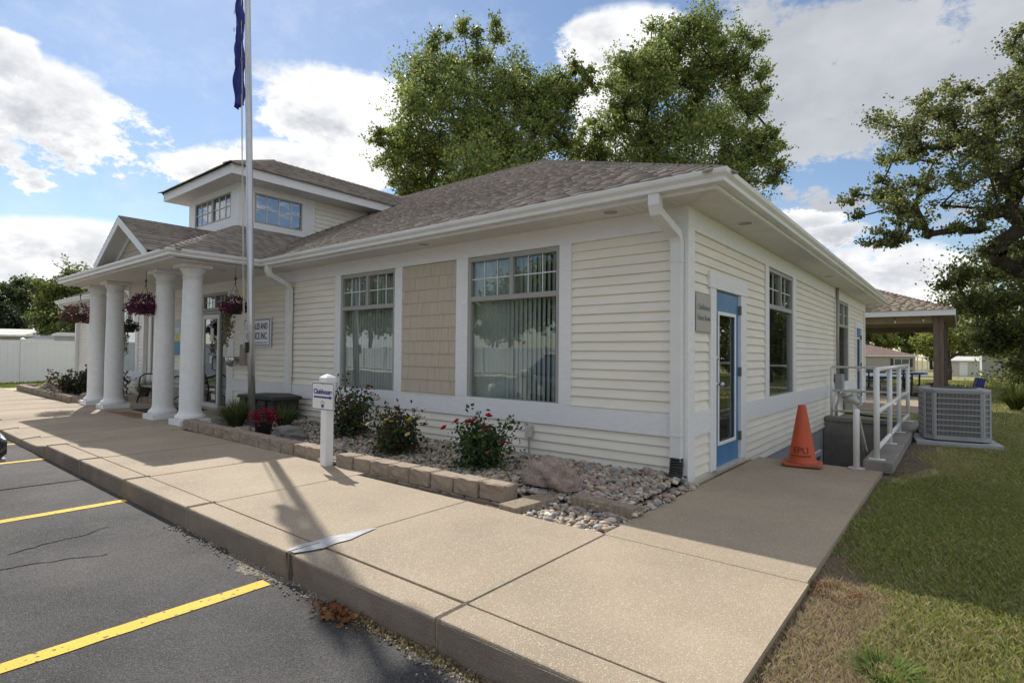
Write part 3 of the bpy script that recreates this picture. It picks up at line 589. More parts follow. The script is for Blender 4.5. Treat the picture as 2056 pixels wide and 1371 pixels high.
# ------------------------------------------------------------------ roofs
def roof_plane(poly, eave_i, eave_j, deck, acc, expo=.142, tab=.30, thin=1):
    P = [Vector(p) for p in poly]; o = P[eave_i]; u = (P[eave_j]-o).normalized(); nrm = (P[(eave_j+1) % len(P)]-o).cross(u).normalized()
    if nrm.z < 0: nrm = -nrm
    v = nrm.cross(u).normalized()
    if v.z < 0: v = -v
    deck.add(P, [tuple(range(len(P)))])
    Q = [((p-o).dot(u), (p-o).dot(v)) for p in P]; vm = max(q[1] for q in Q); c = 0
    y = -.03
    while y < vm:
        yy = min(max(y+expo*.5, .001), vm-.001); xs = []
        for (a, b), (e, f) in zip(Q, Q[1:]+Q[:1]):
            if (b-yy)*(f-yy) < 0: xs.append(a+(e-a)*(yy-b)/(f-b))
        if len(xs) >= 2:
            x0, x1 = min(xs), max(xs); x = x0-((c*.137) % tab)
            while x < x1:
                w = rnd.choice([.14, .2, .26, .33, .4]); a = max(x, x0); b = min(x+w, x1); x += w
                if b-a < .01: continue
                th = rnd.choice([.011, .012, .013])*thin-(1-thin)*.012; sh = rnd.uniform(.80, 1.14); acc.append((o+u*a+v*y, u*(b-a-.003), v*min(expo+.03, vm-y+.01), nrm, th, sh))
        y += expo; c += 1
def shingles(name, acc, mat, parent):
    n = len(acc); V = np.zeros((n, 8, 3)); C = np.zeros((n, 8, 3))
    for i, (p, a, b, nr, th, s) in enumerate(acc):
        p, a, b, nr = map(np.array, (p, a, b, nr)); lo = p+nr*.002
        V[i] = [lo, lo+a, lo+a+b, lo+b, p+nr*(th+.012), p+a+nr*(th+.012), p+a+b+nr*.006, p+b+nr*.006]
        C[i] = s*np.array([1, .98+.05*(i % 3)/2, .97])
    f = np.array([[4, 5, 6, 7], [0, 1, 5, 4], [1, 2, 6, 5], [3, 0, 4, 7]]); F = (np.arange(n)[:, None, None]*8+f[None]).reshape(-1, 4)
    return npmesh(name, V.reshape(-1, 3), F, mat, C.reshape(-1, 3), parent=parent, kind='stuff')
Z0 = 2.905; ex0, ex1, ey0, ey1 = XL-.5, .5, -.5, YB+.5; hd = (ey1-ey0)/2; ZR = Z0+.5*hd; yr = (ey0+ey1)/2
def zz(poly): return poly
deck = MB(); acc = []
rA, rB = (ex1-hd, yr, ZR), (ex0+hd, yr, ZR)
roof_plane([(ex0, ey0, Z0), (ex1, ey0, Z0), rA, rB], 0, 1, deck, acc)
roof_plane([(ex1, ey0, Z0), (ex1, ey1, Z0), rA], 0, 1, deck, acc); roof_plane([(ex1, ey1, Z0), (ex0, ey1, Z0), rB, rA], 0, 1, deck, acc, .4, .9); roof_plane([(ex0, ey1, Z0), (ex0, ey0, Z0), rB], 0, 1, deck, acc, .2)
px0, px1, pyf = -14.21, -7.63, -1.99; pw = (px1-px0)/2; pc = (px0+px1)/2; ZP = Z0+.5*pw; ym = ey0+pw
pA, pB = (pc, pyf+pw, ZP), (pc, ym, ZP)
roof_plane([(px0, pyf, Z0), (px1, pyf, Z0), pA], 0, 1, deck, acc); roof_plane([(px1, pyf, Z0), (px1, ey0, Z0), pB, pA], 0, 1, deck, acc); roof_plane([(px0, ey0, Z0), (px0, pyf, Z0), pA, pB], 0, 1, deck, acc)
gx, gh, gy = -10.62, 1.5, -1.86; gz0, gz1 = 3.07, 3.07+.54*gh
gyb = lambda z: pyf+(z-Z0)*2+.02
roof_plane([(gx+gh, gy, gz0), (gx+gh, gyb(gz0), gz0), (gx, gyb(gz1), gz1), (gx, gy, gz1)], 0, 1, deck, acc); roof_plane([(gx-gh, gyb(gz0), gz0), (gx-gh, gy, gz0), (gx, gy, gz1), (gx, gyb(gz1), gz1)], 0, 1, deck, acc)
cx0, cx1, cyf, ZC = -12.58, -9.0, -.47, 4.985; cw = (cx1-cx0)/2; cc = (cx0+cx1)/2; ZCR = ZC+.5*cw; cym = ey0+2*(ZC-Z0); cyr = ey0+2*(ZCR-Z0)
cA, cB = (cc, cyf+cw, ZCR), (cc, cyr, ZCR)
roof_plane([(cx0, cyf, ZC), (cx1, cyf, ZC), cA], 0, 1, deck, acc); roof_plane([(cx1, cyf, ZC), (cx1, cym, ZC), cB, cA], 0, 1, deck, acc); roof_plane([(cx0, cym, ZC), (cx0, cyf, ZC), cA, cB], 0, 1, deck, acc)
roof = deck.obj('roof', 'shingle', house)
shingles('shingles', acc, 'shingle', roof)
acc = []
for a, b in (((ex1, ey0, Z0), rA), ((px1, pyf, Z0), (-9.57, -.05, 3.875)), ((cx1, cyf, ZC), cA), ((cx0, cyf, ZC), cA), ((px0, pyf, Z0), pA), (rA, rB), (cA, cB)):
    a, b = Vector(a), Vector(b); d = (b-a); L_ = d.length; d.normalize(); s = d.cross(Vector((0, 0, 1))).normalized(); k = 0
    while k*.15 < L_-.1:
        p = a+d*k*.15
        for sg_ in (1, -1):
            q = (s*sg_*.15+Vector((0, 0, -.075 if abs(d.z) < .05 else -.055))); nr = Vector((0, 0, 1))
            acc.append((p+Vector((0, 0, .012)), q, d*.18, nr, .012, rnd.uniform(.75, 1.15)))
        k += 1
shingles('ridge_caps', acc, 'shingle', roof)
# porch gable
mb = MB(); gb = lambda x: max(Z0+.5*(-1.55-pyf)-.05, 0)
mb.prism([(gx-gh+.18, 3.02), (gx+gh-.18, 3.02), (gx, gz1-.12)], -1.56, -1.50); gw = mb.obj('gable_wall', 'siding', house)
for i in range(4):
    z = 3.05+i*.2; hw = (gz1-.14-z-.02)/.54
    if hw > .1: MB().prism([(gx-hw, z), (gx+hw, z), (gx+max(hw-.35, .02), z+.19), (gx-max(hw-.35, .02), z+.19)], -1.575, -1.561).obj('shake_board', 'shake', gw)
for s in (1, -1):
    MB().prism([(gx, gz1-.01), (gx, gz1-.17), (gx+s*(gh), gz0-.16), (gx+s*gh, gz0-.0)], gy-.0, gy+.03).obj('rake_board', 'trim', house)
    MB().prism([(gx, gz1-.15), (gx, gz1-.26), (gx+s*(gh-.0), gz0-.27), (gx+s*gh, gz0-.16)], -1.60, -1.577).obj('gable_trim', 'trim', gw)
    MB().prism([(gx, gz1-.145), (gx, gz1-.157), (gx+s*gh, gz0-.157), (gx+s*gh, gz0-.145)], gy+.031, -1.5).obj('gable_soffit', 'soffit', house)
# cupola
kx0, kx1, ky, kz0, kz1 = -12.05, -9.57, -.05, 3.80, 4.80
fh = [(kx0+.33, kx1-.33, 4.1, 4.66)]; sh_ = [(.30, 1.40, 4.02, 4.66)]
mb = MB()
for a, b, c, d in rects(kx0, kx1, kz0-.3, kz1, fh): mb.box(a, b, ky, ky+.1, c, d)
cp = mb.obj('cupola_wall', 'trim', house)
mb = MB()
for a, b, c, d in rects(ky+.1, 1.72, 3.84, kz1, sh_): mb.box(kx1-.1, kx1, a, b, c, d)
for a, b in ((1.72, 4.2),): mb.prism([(a, 3.3), (b, 4.9), (b, kz1), (a, kz1)] if 0 else [(1.72, 3.6), (3.4, 4.7), (3.6, kz1), (1.72, kz1)], kx1-.1, kx1-.03, 'x')
cs = mb.obj('cupola_side', 'trim', house); MB().box(kx0, kx0+.1, ky+.1, 4, 3.5, kz1).obj('cupola_side', 'trim', house)
MB().box(kx1-.098, kx1+.012, ky-.012, ky+.12, kz0-.1, kz1-.002).obj('corner_board', 'trim', cs, bevel=.003)
for i in range(8):                                              # siding tapering into the main slope
    z = 3.98+i*.103; y0 = 1.73; y1 = min(ey0+2*(z+.1-Z0)+.02, 3.6)
    if y1 > y0+.02: o = bpy.data.objects.new('siding_board', board); o.location = (kx1-.03, y0, z); o.rotation_euler = (0, 0, math.pi/2); o.scale = (y1-y0, 1, 1.01); link(o, cs)
mb = MB(); mb.box(kx0+.12, kx1-.12, 3.2, 3.3, 3.9, 4.8); mb.box(kx0+.12, kx1-.12, .06, 3.2, 3.55, 3.57); mb.obj('cupola_interior', 'interior', house)
def high_window(parent, u0, u1, z0, z1, side, panes):
    w = u1-u0; h = z1-z0; mb = MB(); fr = .035
    mb.box(0, fr, 0, .06, 0, h); mb.box(w-fr, w, 0, .06, 0, h); mb.box(fr, w-fr, 0, .06, 0, fr); mb.box(fr, w-fr, 0, .06, h-fr, h)
    if panes == 2: mb.box(w/2-.04, w/2+.04, .001, .06, fr, h-fr)
    f = mb.obj('window', 'frame', parent, (kx1+.0, u0, z0) if side else (u0, ky, z0), math.pi/2 if side else 0)
    MB().box(fr, w-fr, .03, .036, fr, h-fr).obj('pane', 'glass_high' if side else 'glass_side', f)
    n = 4 if side else 6
    for k in range(1, n):
        if side or k != 3: MB().box(w*k/n-.008, w*k/n+.008, .018, .029, fr, h-fr).obj('muntin', 'muntin', f)
    MB().box(fr, w-fr, .016, .0175, h/2-.008, h/2+.008).obj('muntin', 'muntin', f)
high_window(cp, *fh[0], False, 2); high_window(cs, *sh_[0], True, 1)
CE = [(cx0+.04, 3.7), (cx0+.04, cyf+.04), (cx1-.04, cyf+.04), (cx1-.04, 3.72)]
sweep(CE, [(-.025, 4.79), (0, 4.79), (0, 4.985), (-.025, 4.985)], 'cupola_fascia', 'trim', house)
mb = strips(cx0+.05, cx1-.05, cyf+.06, ky+.02, 'x', 4.795); mb.v += []; mb.obj('cupola_soffit', 'soffit', house)
strips(ky+.02, 3.6, kx1-.06, cx1-.06, 'y', 4.795).obj('cupola_soffit', 'soffit', house); strips(ky+.02, 3.6, cx0+.06, kx0+.06, 'y', 4.795).obj('cupola_soffit', 'soffit', house)
# columns
def column(x, y):
    c = MB().lathe([(.235, .10), (.24, .13), (.225, .17), (.195, .185), (.19, .20), (.178, .23), (.172, .27), (.172, .9), (.165, 1.7), (.150, 2.5), (.150, 2.52), (.165, 2.525), (.165, 2.545), (.152, 2.55), (.152, 2.60), (.18, 2.64), (.20, 2.68), (.205, 2.70)], 32).obj('column', 'paint_white', house, (x, y, 0), smooth=True)
    MB().box(-.25, .25, -.25, .25, .002, .10).obj('plinth', 'paint_white', c, bevel=.006); MB().box(-.235, .235, -.235, .235, 2.70, 2.764).obj('abacus', 'paint_white', c, bevel=.004)
for x in (-8.3, -9.54, -12.39, -13.63): column(x, -1.38)
# ------------------------------------------------------------------ stairwell beside the wall
def stairwell():
    r = empty('stairwell', 'sunken concrete basement stairwell along the side wall beyond the orange cone', 'stairwell', (0, 2.1, 0))
    f = lambda mb, n, m_, **k: mb.obj(n, m_, r, (0, -2.1, 0), **k)
    f(MB().box(-.02, 1.24, 7.2, 7.45, -2.4, .0), 'end_wall', 'oldconc'); f(MB().box(-.0, 1.235, 7.17, 7.5, .0, .085), 'end_curb', 'oldconc', bevel=.01)
    f(MB().box(1.245, 1.49, 2.12, 7.45, -2.4, -.03), 'retaining_wall', 'oldconc'); f(MB().box(1.235, 1.52, 2.09, 7.5, -.03, .10), 'coping', 'oldconc', bevel=.012)
    f(MB().box(-.03, 1.245, 2.3, 7.2, -2.5, -2.35), 'floor', 'oldconc')
    for i in range(10): f(MB().box(-.02, 1.24, 2.085+.26*i, 2.085+.26*(i+1)+.02, -2.4, -.18-.2*i), 'step', 'oldconc', bevel=.008)
    d = f(MB().box(-.03, -.005, 5.75, 6.75, -2.3, -.62), 'basement_door', 'blue_door'); 
    for b in ((-.03, .012, 5.65, 6.85, -.62, -.53), (-.03, .012, 5.65, 5.745, -2.3, -.621), (-.03, .012, 6.755, 6.85, -2.3, -.621)): MB().box(*b).obj('door_trim', 'paint_white', d)
    t = empty('pipe_railing', 'white welded pipe railing around the basement stairwell', 'railing', (1.36, 2.2, .10))
    g = lambda mb, n, m_='white_metal', **k: mb.obj(n, m_, t, (-1.36, -2.2, -.10), smooth=True, **k)
    ys = (2.2, 3.72, 5.2, 7.1)
    for i, y in enumerate(ys):
        zt = 1.13 if i not in (1, 2) else 1.11
        p = g(MB().tube([(1.36, y, .101), (1.36, y, zt)], .03, 12), 'post'); MB().box(1.28, 1.44, y-.05, y+.05, .101, .113).obj('base_plate', 'white_metal', p, bevel=.003)
    for z, a in ((1.13, 2.2), (.64, 2.2), (.22, 2.2)): g(MB().tube([(1.36, a, z), (1.36, 7.1, z)], .026, 12), 'rail')
    g(MB().tube([(.10, 7.33, .087), (.10, 7.33, 1.07)], .026, 12), 'post')
    for z in (1.07, .60, .2): g(MB().tube([(.10, 7.33, z), (1.34, 7.33, z), (1.36, 7.12, z+.03)], .022, 12), 'rail')
    h = empty('handrail', 'short white post with a pipe handrail dropping into the stairwell', 'handrail', (1.18, 2.04, 0))
    p = MB().tube([(0, 0, .0), (0, 0, .60), (0, .015, .64), (0, .04, .655)], .033, 12).obj('post', 'white_metal', h, smooth=True); MB().lathe([(.0, .001), (.085, .001), (.085, .012), (.0, .012)], 16).obj('base_plate', 'dirty_white', h)
    MB().tube([(0, .03, .64), (-.01, .3, .5), (.02, 2.9, -1.5)], .024, 12).obj('rail', 'dirty_white', h, smooth=True)
stairwell()
# ------------------------------------------------------------------ traffic cone
def cone():
    t = empty('traffic_cone', 'tall faded orange traffic cone stencilled EPU on the walk beside the blue door', 'cone', (.66, 2.0-.16, .0), .15)
    me = MB().prism([(-.17, -.20), (.17, -.20), (.21, -.16), (.21, .16), (.17, .20), (-.17, .20), (-.21, .16), (-.21, -.16)], .0, .03, 'z'); V = np.array(me.v)
    V[:, 2] += .018*np.sin(V[:, 0]*9+1)*np.cos(V[:, 1]*7)+.012; me.v = [tuple(v) for v in V]; me.obj('base', 'orange_base', t, bevel=.006)
    MB().lathe([(.158, .035), (.162, .05), (.15, .06), (.148, .07), (.045, .68), (.043, .70), (.036, .705), (.036, .66)], 32).obj('body', 'orange', t, smooth=True)
    k = text('EPU', .10, 'stencil', t, (0, 0, 0), bold=.001); me = k.data
    for v in me.vertices:                               # wrap the stencil round the cone
        x, y = v.co.x, v.co.y; h = .185+y; r = .148-(h-.07)*.1689+.0016+v.co.z; a = x/.13+2.95*math.pi/2
        v.co = (r*math.cos(a), r*math.sin(a), h)
    k.rotation_euler = (0, 0, 0); k.scale = (1, 1, 1)
    mb = MB()
    for i in range(13):
        a = 2.95*math.pi/2-.75+i*.125; r = .137
        for z in (.112, .126): mb.box(r*math.cos(a)-.006, r*math.cos(a)+.006, r*math.sin(a)-.006, r*math.sin(a)+.006, z, z+.008)
    mb.obj('faded_print', 'stencil', t)
cone()
# ------------------------------------------------------------------ air conditioner
def aircon():
    t = empty('air_conditioner', 'grey louvred air conditioner condenser unit on a concrete pad in the lawn', 'air conditioner', (2.02, 5.62, -.05), .16)
    MB().prism([(-.52, -.48), (.50, -.50), (.52, .48), (-.50, .48)], .0, .07, 'z').obj('pad', 'foundation', t, bevel=.01)
    c = .40; ch = .11; oct_ = lambda e: [(-c+ch+e*.4, -c-e), (c-ch-e*.4, -c-e), (c+e, -c+ch+e*.4), (c+e, c-ch-e*.4), (c-ch-e*.4, c+e), (-c+ch+e*.4, c+e), (-c-e, c-ch-e*.4), (-c-e, -c+ch+e*.4)]
    MB().prism(oct_(-.02), .09, .80, 'z').obj('coil', 'hvac_dark', t)
    MB().prism(oct_(.004), .09, .145, 'z').obj('base_pan', 'hvac', t, bevel=.006)
    lid = MB().prism(oct_(.008), .80, .86, 'z').obj('lid', 'hvac', t, bevel=.018)
    MB().lathe([(.0, .861), (.29, .861), (.29, .868), (.0, .875)], 24).obj('fan_guard', 'hvac_dark', lid)
    P = oct_(0)
    for i in range(8):
        a, b = Vector(P[i]), Vector(P[(i+1) % 8]); d = (b-a).normalized(); n = Vector((d.y, -d.x)); L_ = (b-a).length; solid = i in (7, 1)
        mb = MB()
        def bar(u0, u1, z0, z1, o0, o1):
            q = [a+d*u0+n*o0, a+d*u1+n*o0, a+d*u1+n*o1, a+d*u0+n*o1]; mb.prism([(p.x, p.y) for p in q], z0, z1, 'z')
        bar(0, .035, .145, .80, -.018, .004); bar(L_-.035, L_, .145, .80, -.018, .004)
        for k in range(9): z = .145+k*.0815; bar(.035, L_-.035, z-.006, z+.011, -.012, .003)
        u = .05
        while u < L_-.045: bar(u, u+.006, .15, .79, -.016, -.002); u += .0155
        mb.obj('louvre_panel', 'hvac', t, kind='stuff')
    ln = empty('refrigerant_line', 'black insulated refrigerant line running from the wall to the condenser', 'pipe', (1.5, 6.6, 0))
    MB().tube([(.12-1.5, 8.0-6.6, .14), (.6-1.5, 7.6-6.6, .12), (1.42-1.5, 7.62-6.6, .05), (1.6-1.5, 6.4-6.6, -.0), (1.75-1.5, 5.9-6.6, .09)], .02, 8).obj('suction_line', 'black', ln, smooth=True)
    MB().tube([(1.55-1.5, 6.5-6.6, .01), (1.62-1.5, 6.1-6.6, .03), (1.72-1.5, 5.75-6.6, .08)], .045, 8).obj('insulation', 'black', ln, smooth=True)
aircon()
# ------------------------------------------------------------------ flagpole and flag
LEAN = Vector((-.45/7.285, 0, 1))
def pole_at(z): return Vector((-6.89, -.98, 0))+LEAN*z
t = empty('flagpole', 'tall brushed aluminium flagpole rising from the gravel bed', 'flagpole', (-6.89, -.98, 0))
MB().tube([LEAN*z for z in (-.05, 2, 5, 10.2)], [.058, .057, .052, .042], 20).obj('pole', 'pole', t, smooth=True)
MB().lathe([(.0, 0), (.06, .02), (.075, .07), (.06, .12), (.0, .14)], 16).obj('ball', 'brass', t, tuple(LEAN*10.2), smooth=True)
for dx in (-.10, -.135): MB().tube([LEAN*z+Vector((dx, -.06, 0)) for z in (1.32, 5, 10.1)], .005, 6).obj('halyard', 'rope', t)
MB().box(-.11, -.045, -.10, -.06, 1.25, 1.42).obj('cleat', 'black', t, bevel=.01)
fl = MB(); V = []; nz, nu = 46, 9
for i in range(nz+1):
    s = i/nz; z = 7.45-1.95*s; w = .05+.22*min(1, s*4)*(1-.45*s)
    for j in range(nu+1):
        q = j/nu-.5; x = -.17-.05*s+q*w*1.0; y = -.05+.07*math.sin(j*2.3+s*3)*(.4+s*.5)+.02*math.sin(s*21+j)
        V.append(LEAN*(z-.05*abs(q)*3*s)+Vector((x, y, 0)))
fl.add(V, [(i*(nu+1)+j, i*(nu+1)+j+1, (i+1)*(nu+1)+j+1, (i+1)*(nu+1)+j) for i in range(nz) for j in range(nu)])
fo = fl.obj('flag', 'flag', None, (-6.89, -.98, 0), smooth=True); sd = fo.modifiers.new('thick', 'SOLIDIFY'); sd.thickness = .012
tag(fo, 'dark navy flag hanging limp on its halyard beside the flagpole', 'flag')
fl = MB(); V = []
for i in range(nz+1):
    s = i/nz; z = 10.1-2.1*s; w = .1+.75*min(1, s*1.6)*(1-.35*s)
    for j in range(nu+1):
        q = j/nu-.5; V.append(LEAN*(z-.3*(q+.5)*s)+Vector((-.2+q*w*.35+.03*math.sin(s*9+j), q*w+.06*math.sin(j*2.1+s*4), 0)))
fl.add(V, [(i*(nu+1)+j, i*(nu+1)+j+1, (i+1)*(nu+1)+j+1, (i+1)*(nu+1)+j) for i in range(nz) for j in range(nu)])
fu = fl.obj('flag', 'flag', None, (-6.89, -.98, 0), smooth=True); sd = fu.modifiers.new('thick', 'SOLIDIFY'); sd.thickness = .012
tag(fu, 'upper flag drooping from the very top of the flagpole', 'flag')
mb = MB(); 
for z, a, b in ((7.05, -.22, -.19), (6.75, -.24, -.21)): mb.box(a, b, -.135, -.125, z, z+.06)
mb.v = [tuple(Vector(v)+LEAN*v[2]-Vector((0, 0, v[2]))) for v in mb.v]; mb.obj('emblem_mark', 'sign_white', fo)
# ------------------------------------------------------------------ Clubhouse sign
t = empty('clubhouse_sign', 'white square post carrying a Clubhouse arrow sign beside the block edging', 'sign', (-3.47, -1.80, 0), .0)
MB().box(-.052, .052, -.052, .052, -.05, .93).obj('post', 'paint_white', t, bevel=.006)
MB().add([(-.07, -.07, .93), (.07, -.07, .93), (.07, .07, .93), (-.07, .07, .93), (-.07, -.07, .985), (.07, -.07, .985), (.07, .07, .985), (-.07, .07, .985), (-.035, -.035, 1.012), (.035, -.035, 1.012), (.035, .035, 1.012), (-.035, .035, 1.012), (0, 0, 1.025)],
         [(3, 2, 1, 0), (0, 1, 5, 4), (1, 2, 6, 5), (2, 3, 7, 6), (3, 0, 4, 7), (4, 5, 9, 8), (5, 6, 10, 9), (6, 7, 11, 10), (7, 4, 8, 11), (8, 9, 12), (9, 10, 12), (10, 11, 12), (11, 8, 12)]).obj('cap', 'paint_white', t, bevel=.004)
def rrect(w, h, r, k=5):
    return [(sx*(w/2-r)+r*math.cos(a), sz*(h/2-r)+r*math.sin(a)) for sx, sz, a0 in ((1, 1, 0), (-1, 1, 90), (-1, -1, 180), (1, -1, 270)) for a in [math.radians(a0+90*i/k) for i in range(k+1)]]
pn = MB().prism([(x-.005, z+.775) for x, z in rrect(.44, .31, .03)], -.058, -.053).obj('sign_panel', 'sign_white', t)
o1, o2 = rrect(.428, .298, .026), rrect(.412, .282, .02); n = len(o1)
mb = MB(); mb.add([(x-.005, -.0592, z+.775) for x, z in o1+o2], [(i, (i+1) % n, n+(i+1) % n, n+i) for i in range(n)]); mb.obj('border', 'navy', pn)
text('Clubhouse', .075, 'navy', pn, (-.005, -.0592, .825), sx=1.13, bold=.0028)
mb = MB(); mb.prism([(-.18, .755), (.13, .755), (.13, .743), (.185, .765), (.13, .787), (.13, .775), (-.18, .775)], -.0605, -.0582); mb.obj('arrow', 'navy', pn)
mb = MB(); mb.prism([(-.045, .70), (-.005, .728), (.035, .70), (.035, .694), (-.005, .722), (-.045, .694)], -.0605, -.0582)
for x in (-.03, -.022, -.010, -.002, .006, .016): mb.box(x, x+.004, -.0605, -.0582, .65, .688)
mb.box(-.03, -.02, -.0605, -.0582, .684, .688); mb.box(-.012, .02, -.0605, -.0582, .668, .672); mb.obj('house_logo', 'navy', pn)
MB().lathe([(.0, 0), (.006, 0), (.006, .003), (0, .003)], 8).obj('screw', 'steel', pn, (-.005, -.0582, .912)).rotation_euler = (math.pi/2, 0, 0)
# ------------------------------------------------------------------ planting beds
mb = MB(); mb.add([(-7.75, -1.86, -.03), (.13, -1.86, -.03), (.13, .04, -.02), (-7.75, .04, -.02)], [(0, 1, 2, 3)]); mb.add([(XL, -1.76, -.03), (-14.3, -1.76, -.03), (-14.3, .04, -.02), (XL, .04, -.02)], [(0, 1, 2, 3)])
bed = struct(mb.obj('planting_bed', 'soil'))
STONE = [(.43, .34, .25), (.50, .40, .29), (.40, .34, .28), (.48, .42, .35), (.33, .30, .27), (.28, .285, .285), (.44, .32, .22), (.58, .53, .46), (.24, .20, .17), (.42, .31, .24)]
def bedz(x, y): return .015+.055*np.clip((y+1.7)/1.2, 0, 1)*(x < -.0)-.035*((x > -.95) & (y < -1.38))
def pebbles(name, regions, pitch, r0, r1, base, label):
    P = []
    for x0, x1, y0, y1 in regions:
        gx_, gy_ = np.meshgrid(np.arange(x0, x1, pitch), np.arange(y0, y1, pitch)); p = np.stack([gx_.ravel(), gy_.ravel()], 1)+rng.uniform(-.55, .55, (gx_.size, 2))*pitch
        P.append(p[(p[:, 0] > x0) & (p[:, 0] < x1) & (p[:, 1] > y0) & (p[:, 1] < y1)])
    P = np.concatenate(P); n = len(P); Vb, Fb = base
    z = bedz(P[:, 0], P[:, 1])+rng.uniform(-.012, .014, n)+.012*np.sin(P[:, 0]*5)*np.sin(P[:, 1]*7)
    s = (rng.gamma(6, 1/6, n).clip(.55, 1.9)*(r0+r1)/2)[:, None]*np.stack([rng.uniform(.9, 1.5, n), rng.uniform(.75, 1.1, n), rng.uniform(.5, .8, n)], 1)
    Rm = randrot(n); ang = rng.uniform(0, 2*np.pi, n); Rz = np.zeros((n, 3, 3)); Rz[:, 0, 0] = Rz[:, 1, 1] = np.cos(ang); Rz[:, 0, 1] = -np.sin(ang); Rz[:, 1, 0] = np.sin(ang); Rz[:, 2, 2] = 1
    tilt = rng.normal(0, .35, n); Rx = np.zeros((n, 3, 3)); Rx[:, 0, 0] = 1; Rx[:, 1, 1] = Rx[:, 2, 2] = np.cos(tilt); Rx[:, 1, 2] = -np.sin(tilt); Rx[:, 2, 1] = np.sin(tilt)
    lump = 1+rng.normal(0, .09, (n, len(Vb), 1))
    V = np.einsum('nij,nkj->nki', Rz@Rx, Vb[None]*lump*s[:, None])+np.concatenate([P, z[:, None]], 1)[:, None]
    F = (np.arange(n)[:, None, None]*len(Vb)+Fb[None]).reshape(-1, 3)
    o = npmesh(name, V.reshape(-1, 3), F, 'pebble', np.repeat(mixcol(n, STONE, jit=.16), len(Vb), 0), True, None, 'stuff'); tag(o, label, 'gravel')
pebbles('gravel', [(-3.3, -.02, -1.5, -.03), (-.9, .12, -1.87, -1.45), (-.02, .125, -1.5, -.02), (-3.75, -3.3, -1.75, -.03)], .034, .017, .023, ICO2, 'multicoloured river pebbles filling the bed under the front windows')
pebbles('gravel', [(-7.55, -3.75, -1.5, -.03)], .042, .022, .026, ICO1, 'river pebbles filling the bed round the flagpole')
pebbles('gravel', [(-21.0, -14.4, -1.5, -.03)], .07, .036, .042, ICO1, 'dark gravel filling the bed beyond the porch columns')
# block edging
def block_mesh(i):
    Vb = []; r = random.Random(i+3); mb = MB(); nx, ny, nz = 6, 4, 4; idx = {}
    import bmesh
    b = bmesh.new(); bmesh.ops.create_cube(b, size=1); bmesh.ops.bevel(b, geom=list(b.edges), offset=.06, segments=1, affect='EDGES'); bmesh.ops.subdivide_edges(b, edges=list(b.edges), cuts=2, use_grid_fill=True)
    for v in b.verts:
        x, y, z = v.co; k = 1.0 if y < -.3 else .45
        v.co = Vector((x*.278, y*.19, z*.148))+Vector((r.uniform(-1, 1)*.004*k, r.uniform(-1, 1)*.009*k, r.uniform(-1, 1)*.004*k))
    me = bpy.data.meshes.new('block'); b.to_mesh(me); b.free(); me.materials.append(MATS['block']); return me
BL = [block_mesh(i) for i in range(5)]
def edging(label, pts, z=.048, base=True):
    t = empty('block_edging', label, 'edging', (pts[0][0], pts[0][1], 0)); o0 = Vector((pts[0][0], pts[0][1], 0))
    for (x0, y0), (x1, y1) in zip(pts[:-1], pts[1:]):
        a, b = Vector((x0, y0, 0)), Vector((x1, y1, 0)); L_ = (b-a).length; n = max(1, round(L_/.287)); d = (b-a)/n; ang = math.atan2(d.y, d.x)
        for i in range(n):
            p = a+d*(i+.5)-o0; o = bpy.data.objects.new('block', rnd.choice(BL)); o.location = (p.x+rnd.uniform(-.004, .004), p.y+rnd.uniform(-.012, .012), z+.012+rnd.uniform(-.004, .004)); o.rotation_euler = (rnd.uniform(-.02, .02), rnd.uniform(-.02, .02), ang+rnd.uniform(-.035, .035)); o.scale = (d.length/.287, 1, 1); link(o, t)
            if base:
                o = bpy.data.objects.new('block', rnd.choice(BL)); o.location = (p.x+.14, p.y+rnd.uniform(-.006, .004), z-.132); o.rotation_euler = (0, 0, ang); o.scale = (d.length/.287, 1.08, 1); link(o, t)
edging('tan concrete block edging between the sign post and the big boulder', [(-3.36, -1.66), (-.93, -1.62)])
edging('tan concrete block edging from the porch column to the sign post', [(-7.95, -1.52), (-7.2, -1.60), (-3.74, -1.64)])
edging('tan block edging of the bed beyond the porch columns', [(-21.6, -1.0), (-21.4, -1.42), (-14.75, -1.52), (-14.35, -1.3), (-14.2, -.5), (-12.5, -.35)])
# rocks
def rock(label, loc, s, seed, mat='rock', rz=0):
    V, F = ICO4; r = np.random.default_rng(seed); V = V.copy(); D = np.ones(len(V))
    for k in range(9): n = r.normal(size=3); n /= np.linalg.norm(n); D = np.minimum(D, r.uniform(.72, .95)/np.maximum(V@n, .05)*1.0+0*D)
    for k in range(30): n = r.normal(size=3)*r.uniform(1.5, 9); D += .05/np.linalg.norm(n)*3*np.sin(V@n*2+r.uniform(0, 6))
    V = V*D[:, None]*np.array(s); V[:, 2] = np.maximum(V[:, 2], -.35*s[2])
    me = bpy.data.meshes.new('rock'); me.from_pydata(V.tolist(), [], F.tolist()); o = ob('boulder', me, mat, None, loc, rz, True); tag(o, label, 'rock')
rock('large pinkish-tan boulder between the two landscape timbers', (-.80, -1.16, .14), (.30, .21, .22), 5)
rock('flat grey layered rock beside the potted red flowers', (-5.25, -1.22, .09), (.26, .17, .14), 9, 'greyrock', .3)
rock('small brown upright stone by the black downspout elbow', (-.30, -.25, .10), (.06, .05, .07), 3)
rock('dark flat rock at the foot of the porch column plinth', (-7.45, -1.15, .06), (.30, .16, .10), 14, 'greyrock')
rock('dark brown boulder at the far end of the porch-side bed', (-19.6, -1.0, .10), (.42, .3, .30), 22, 'rock')
rock('pale round rock beside the far porch column', (-14.8, -1.1, .08), (.40, .25, .18), 31, 'block')
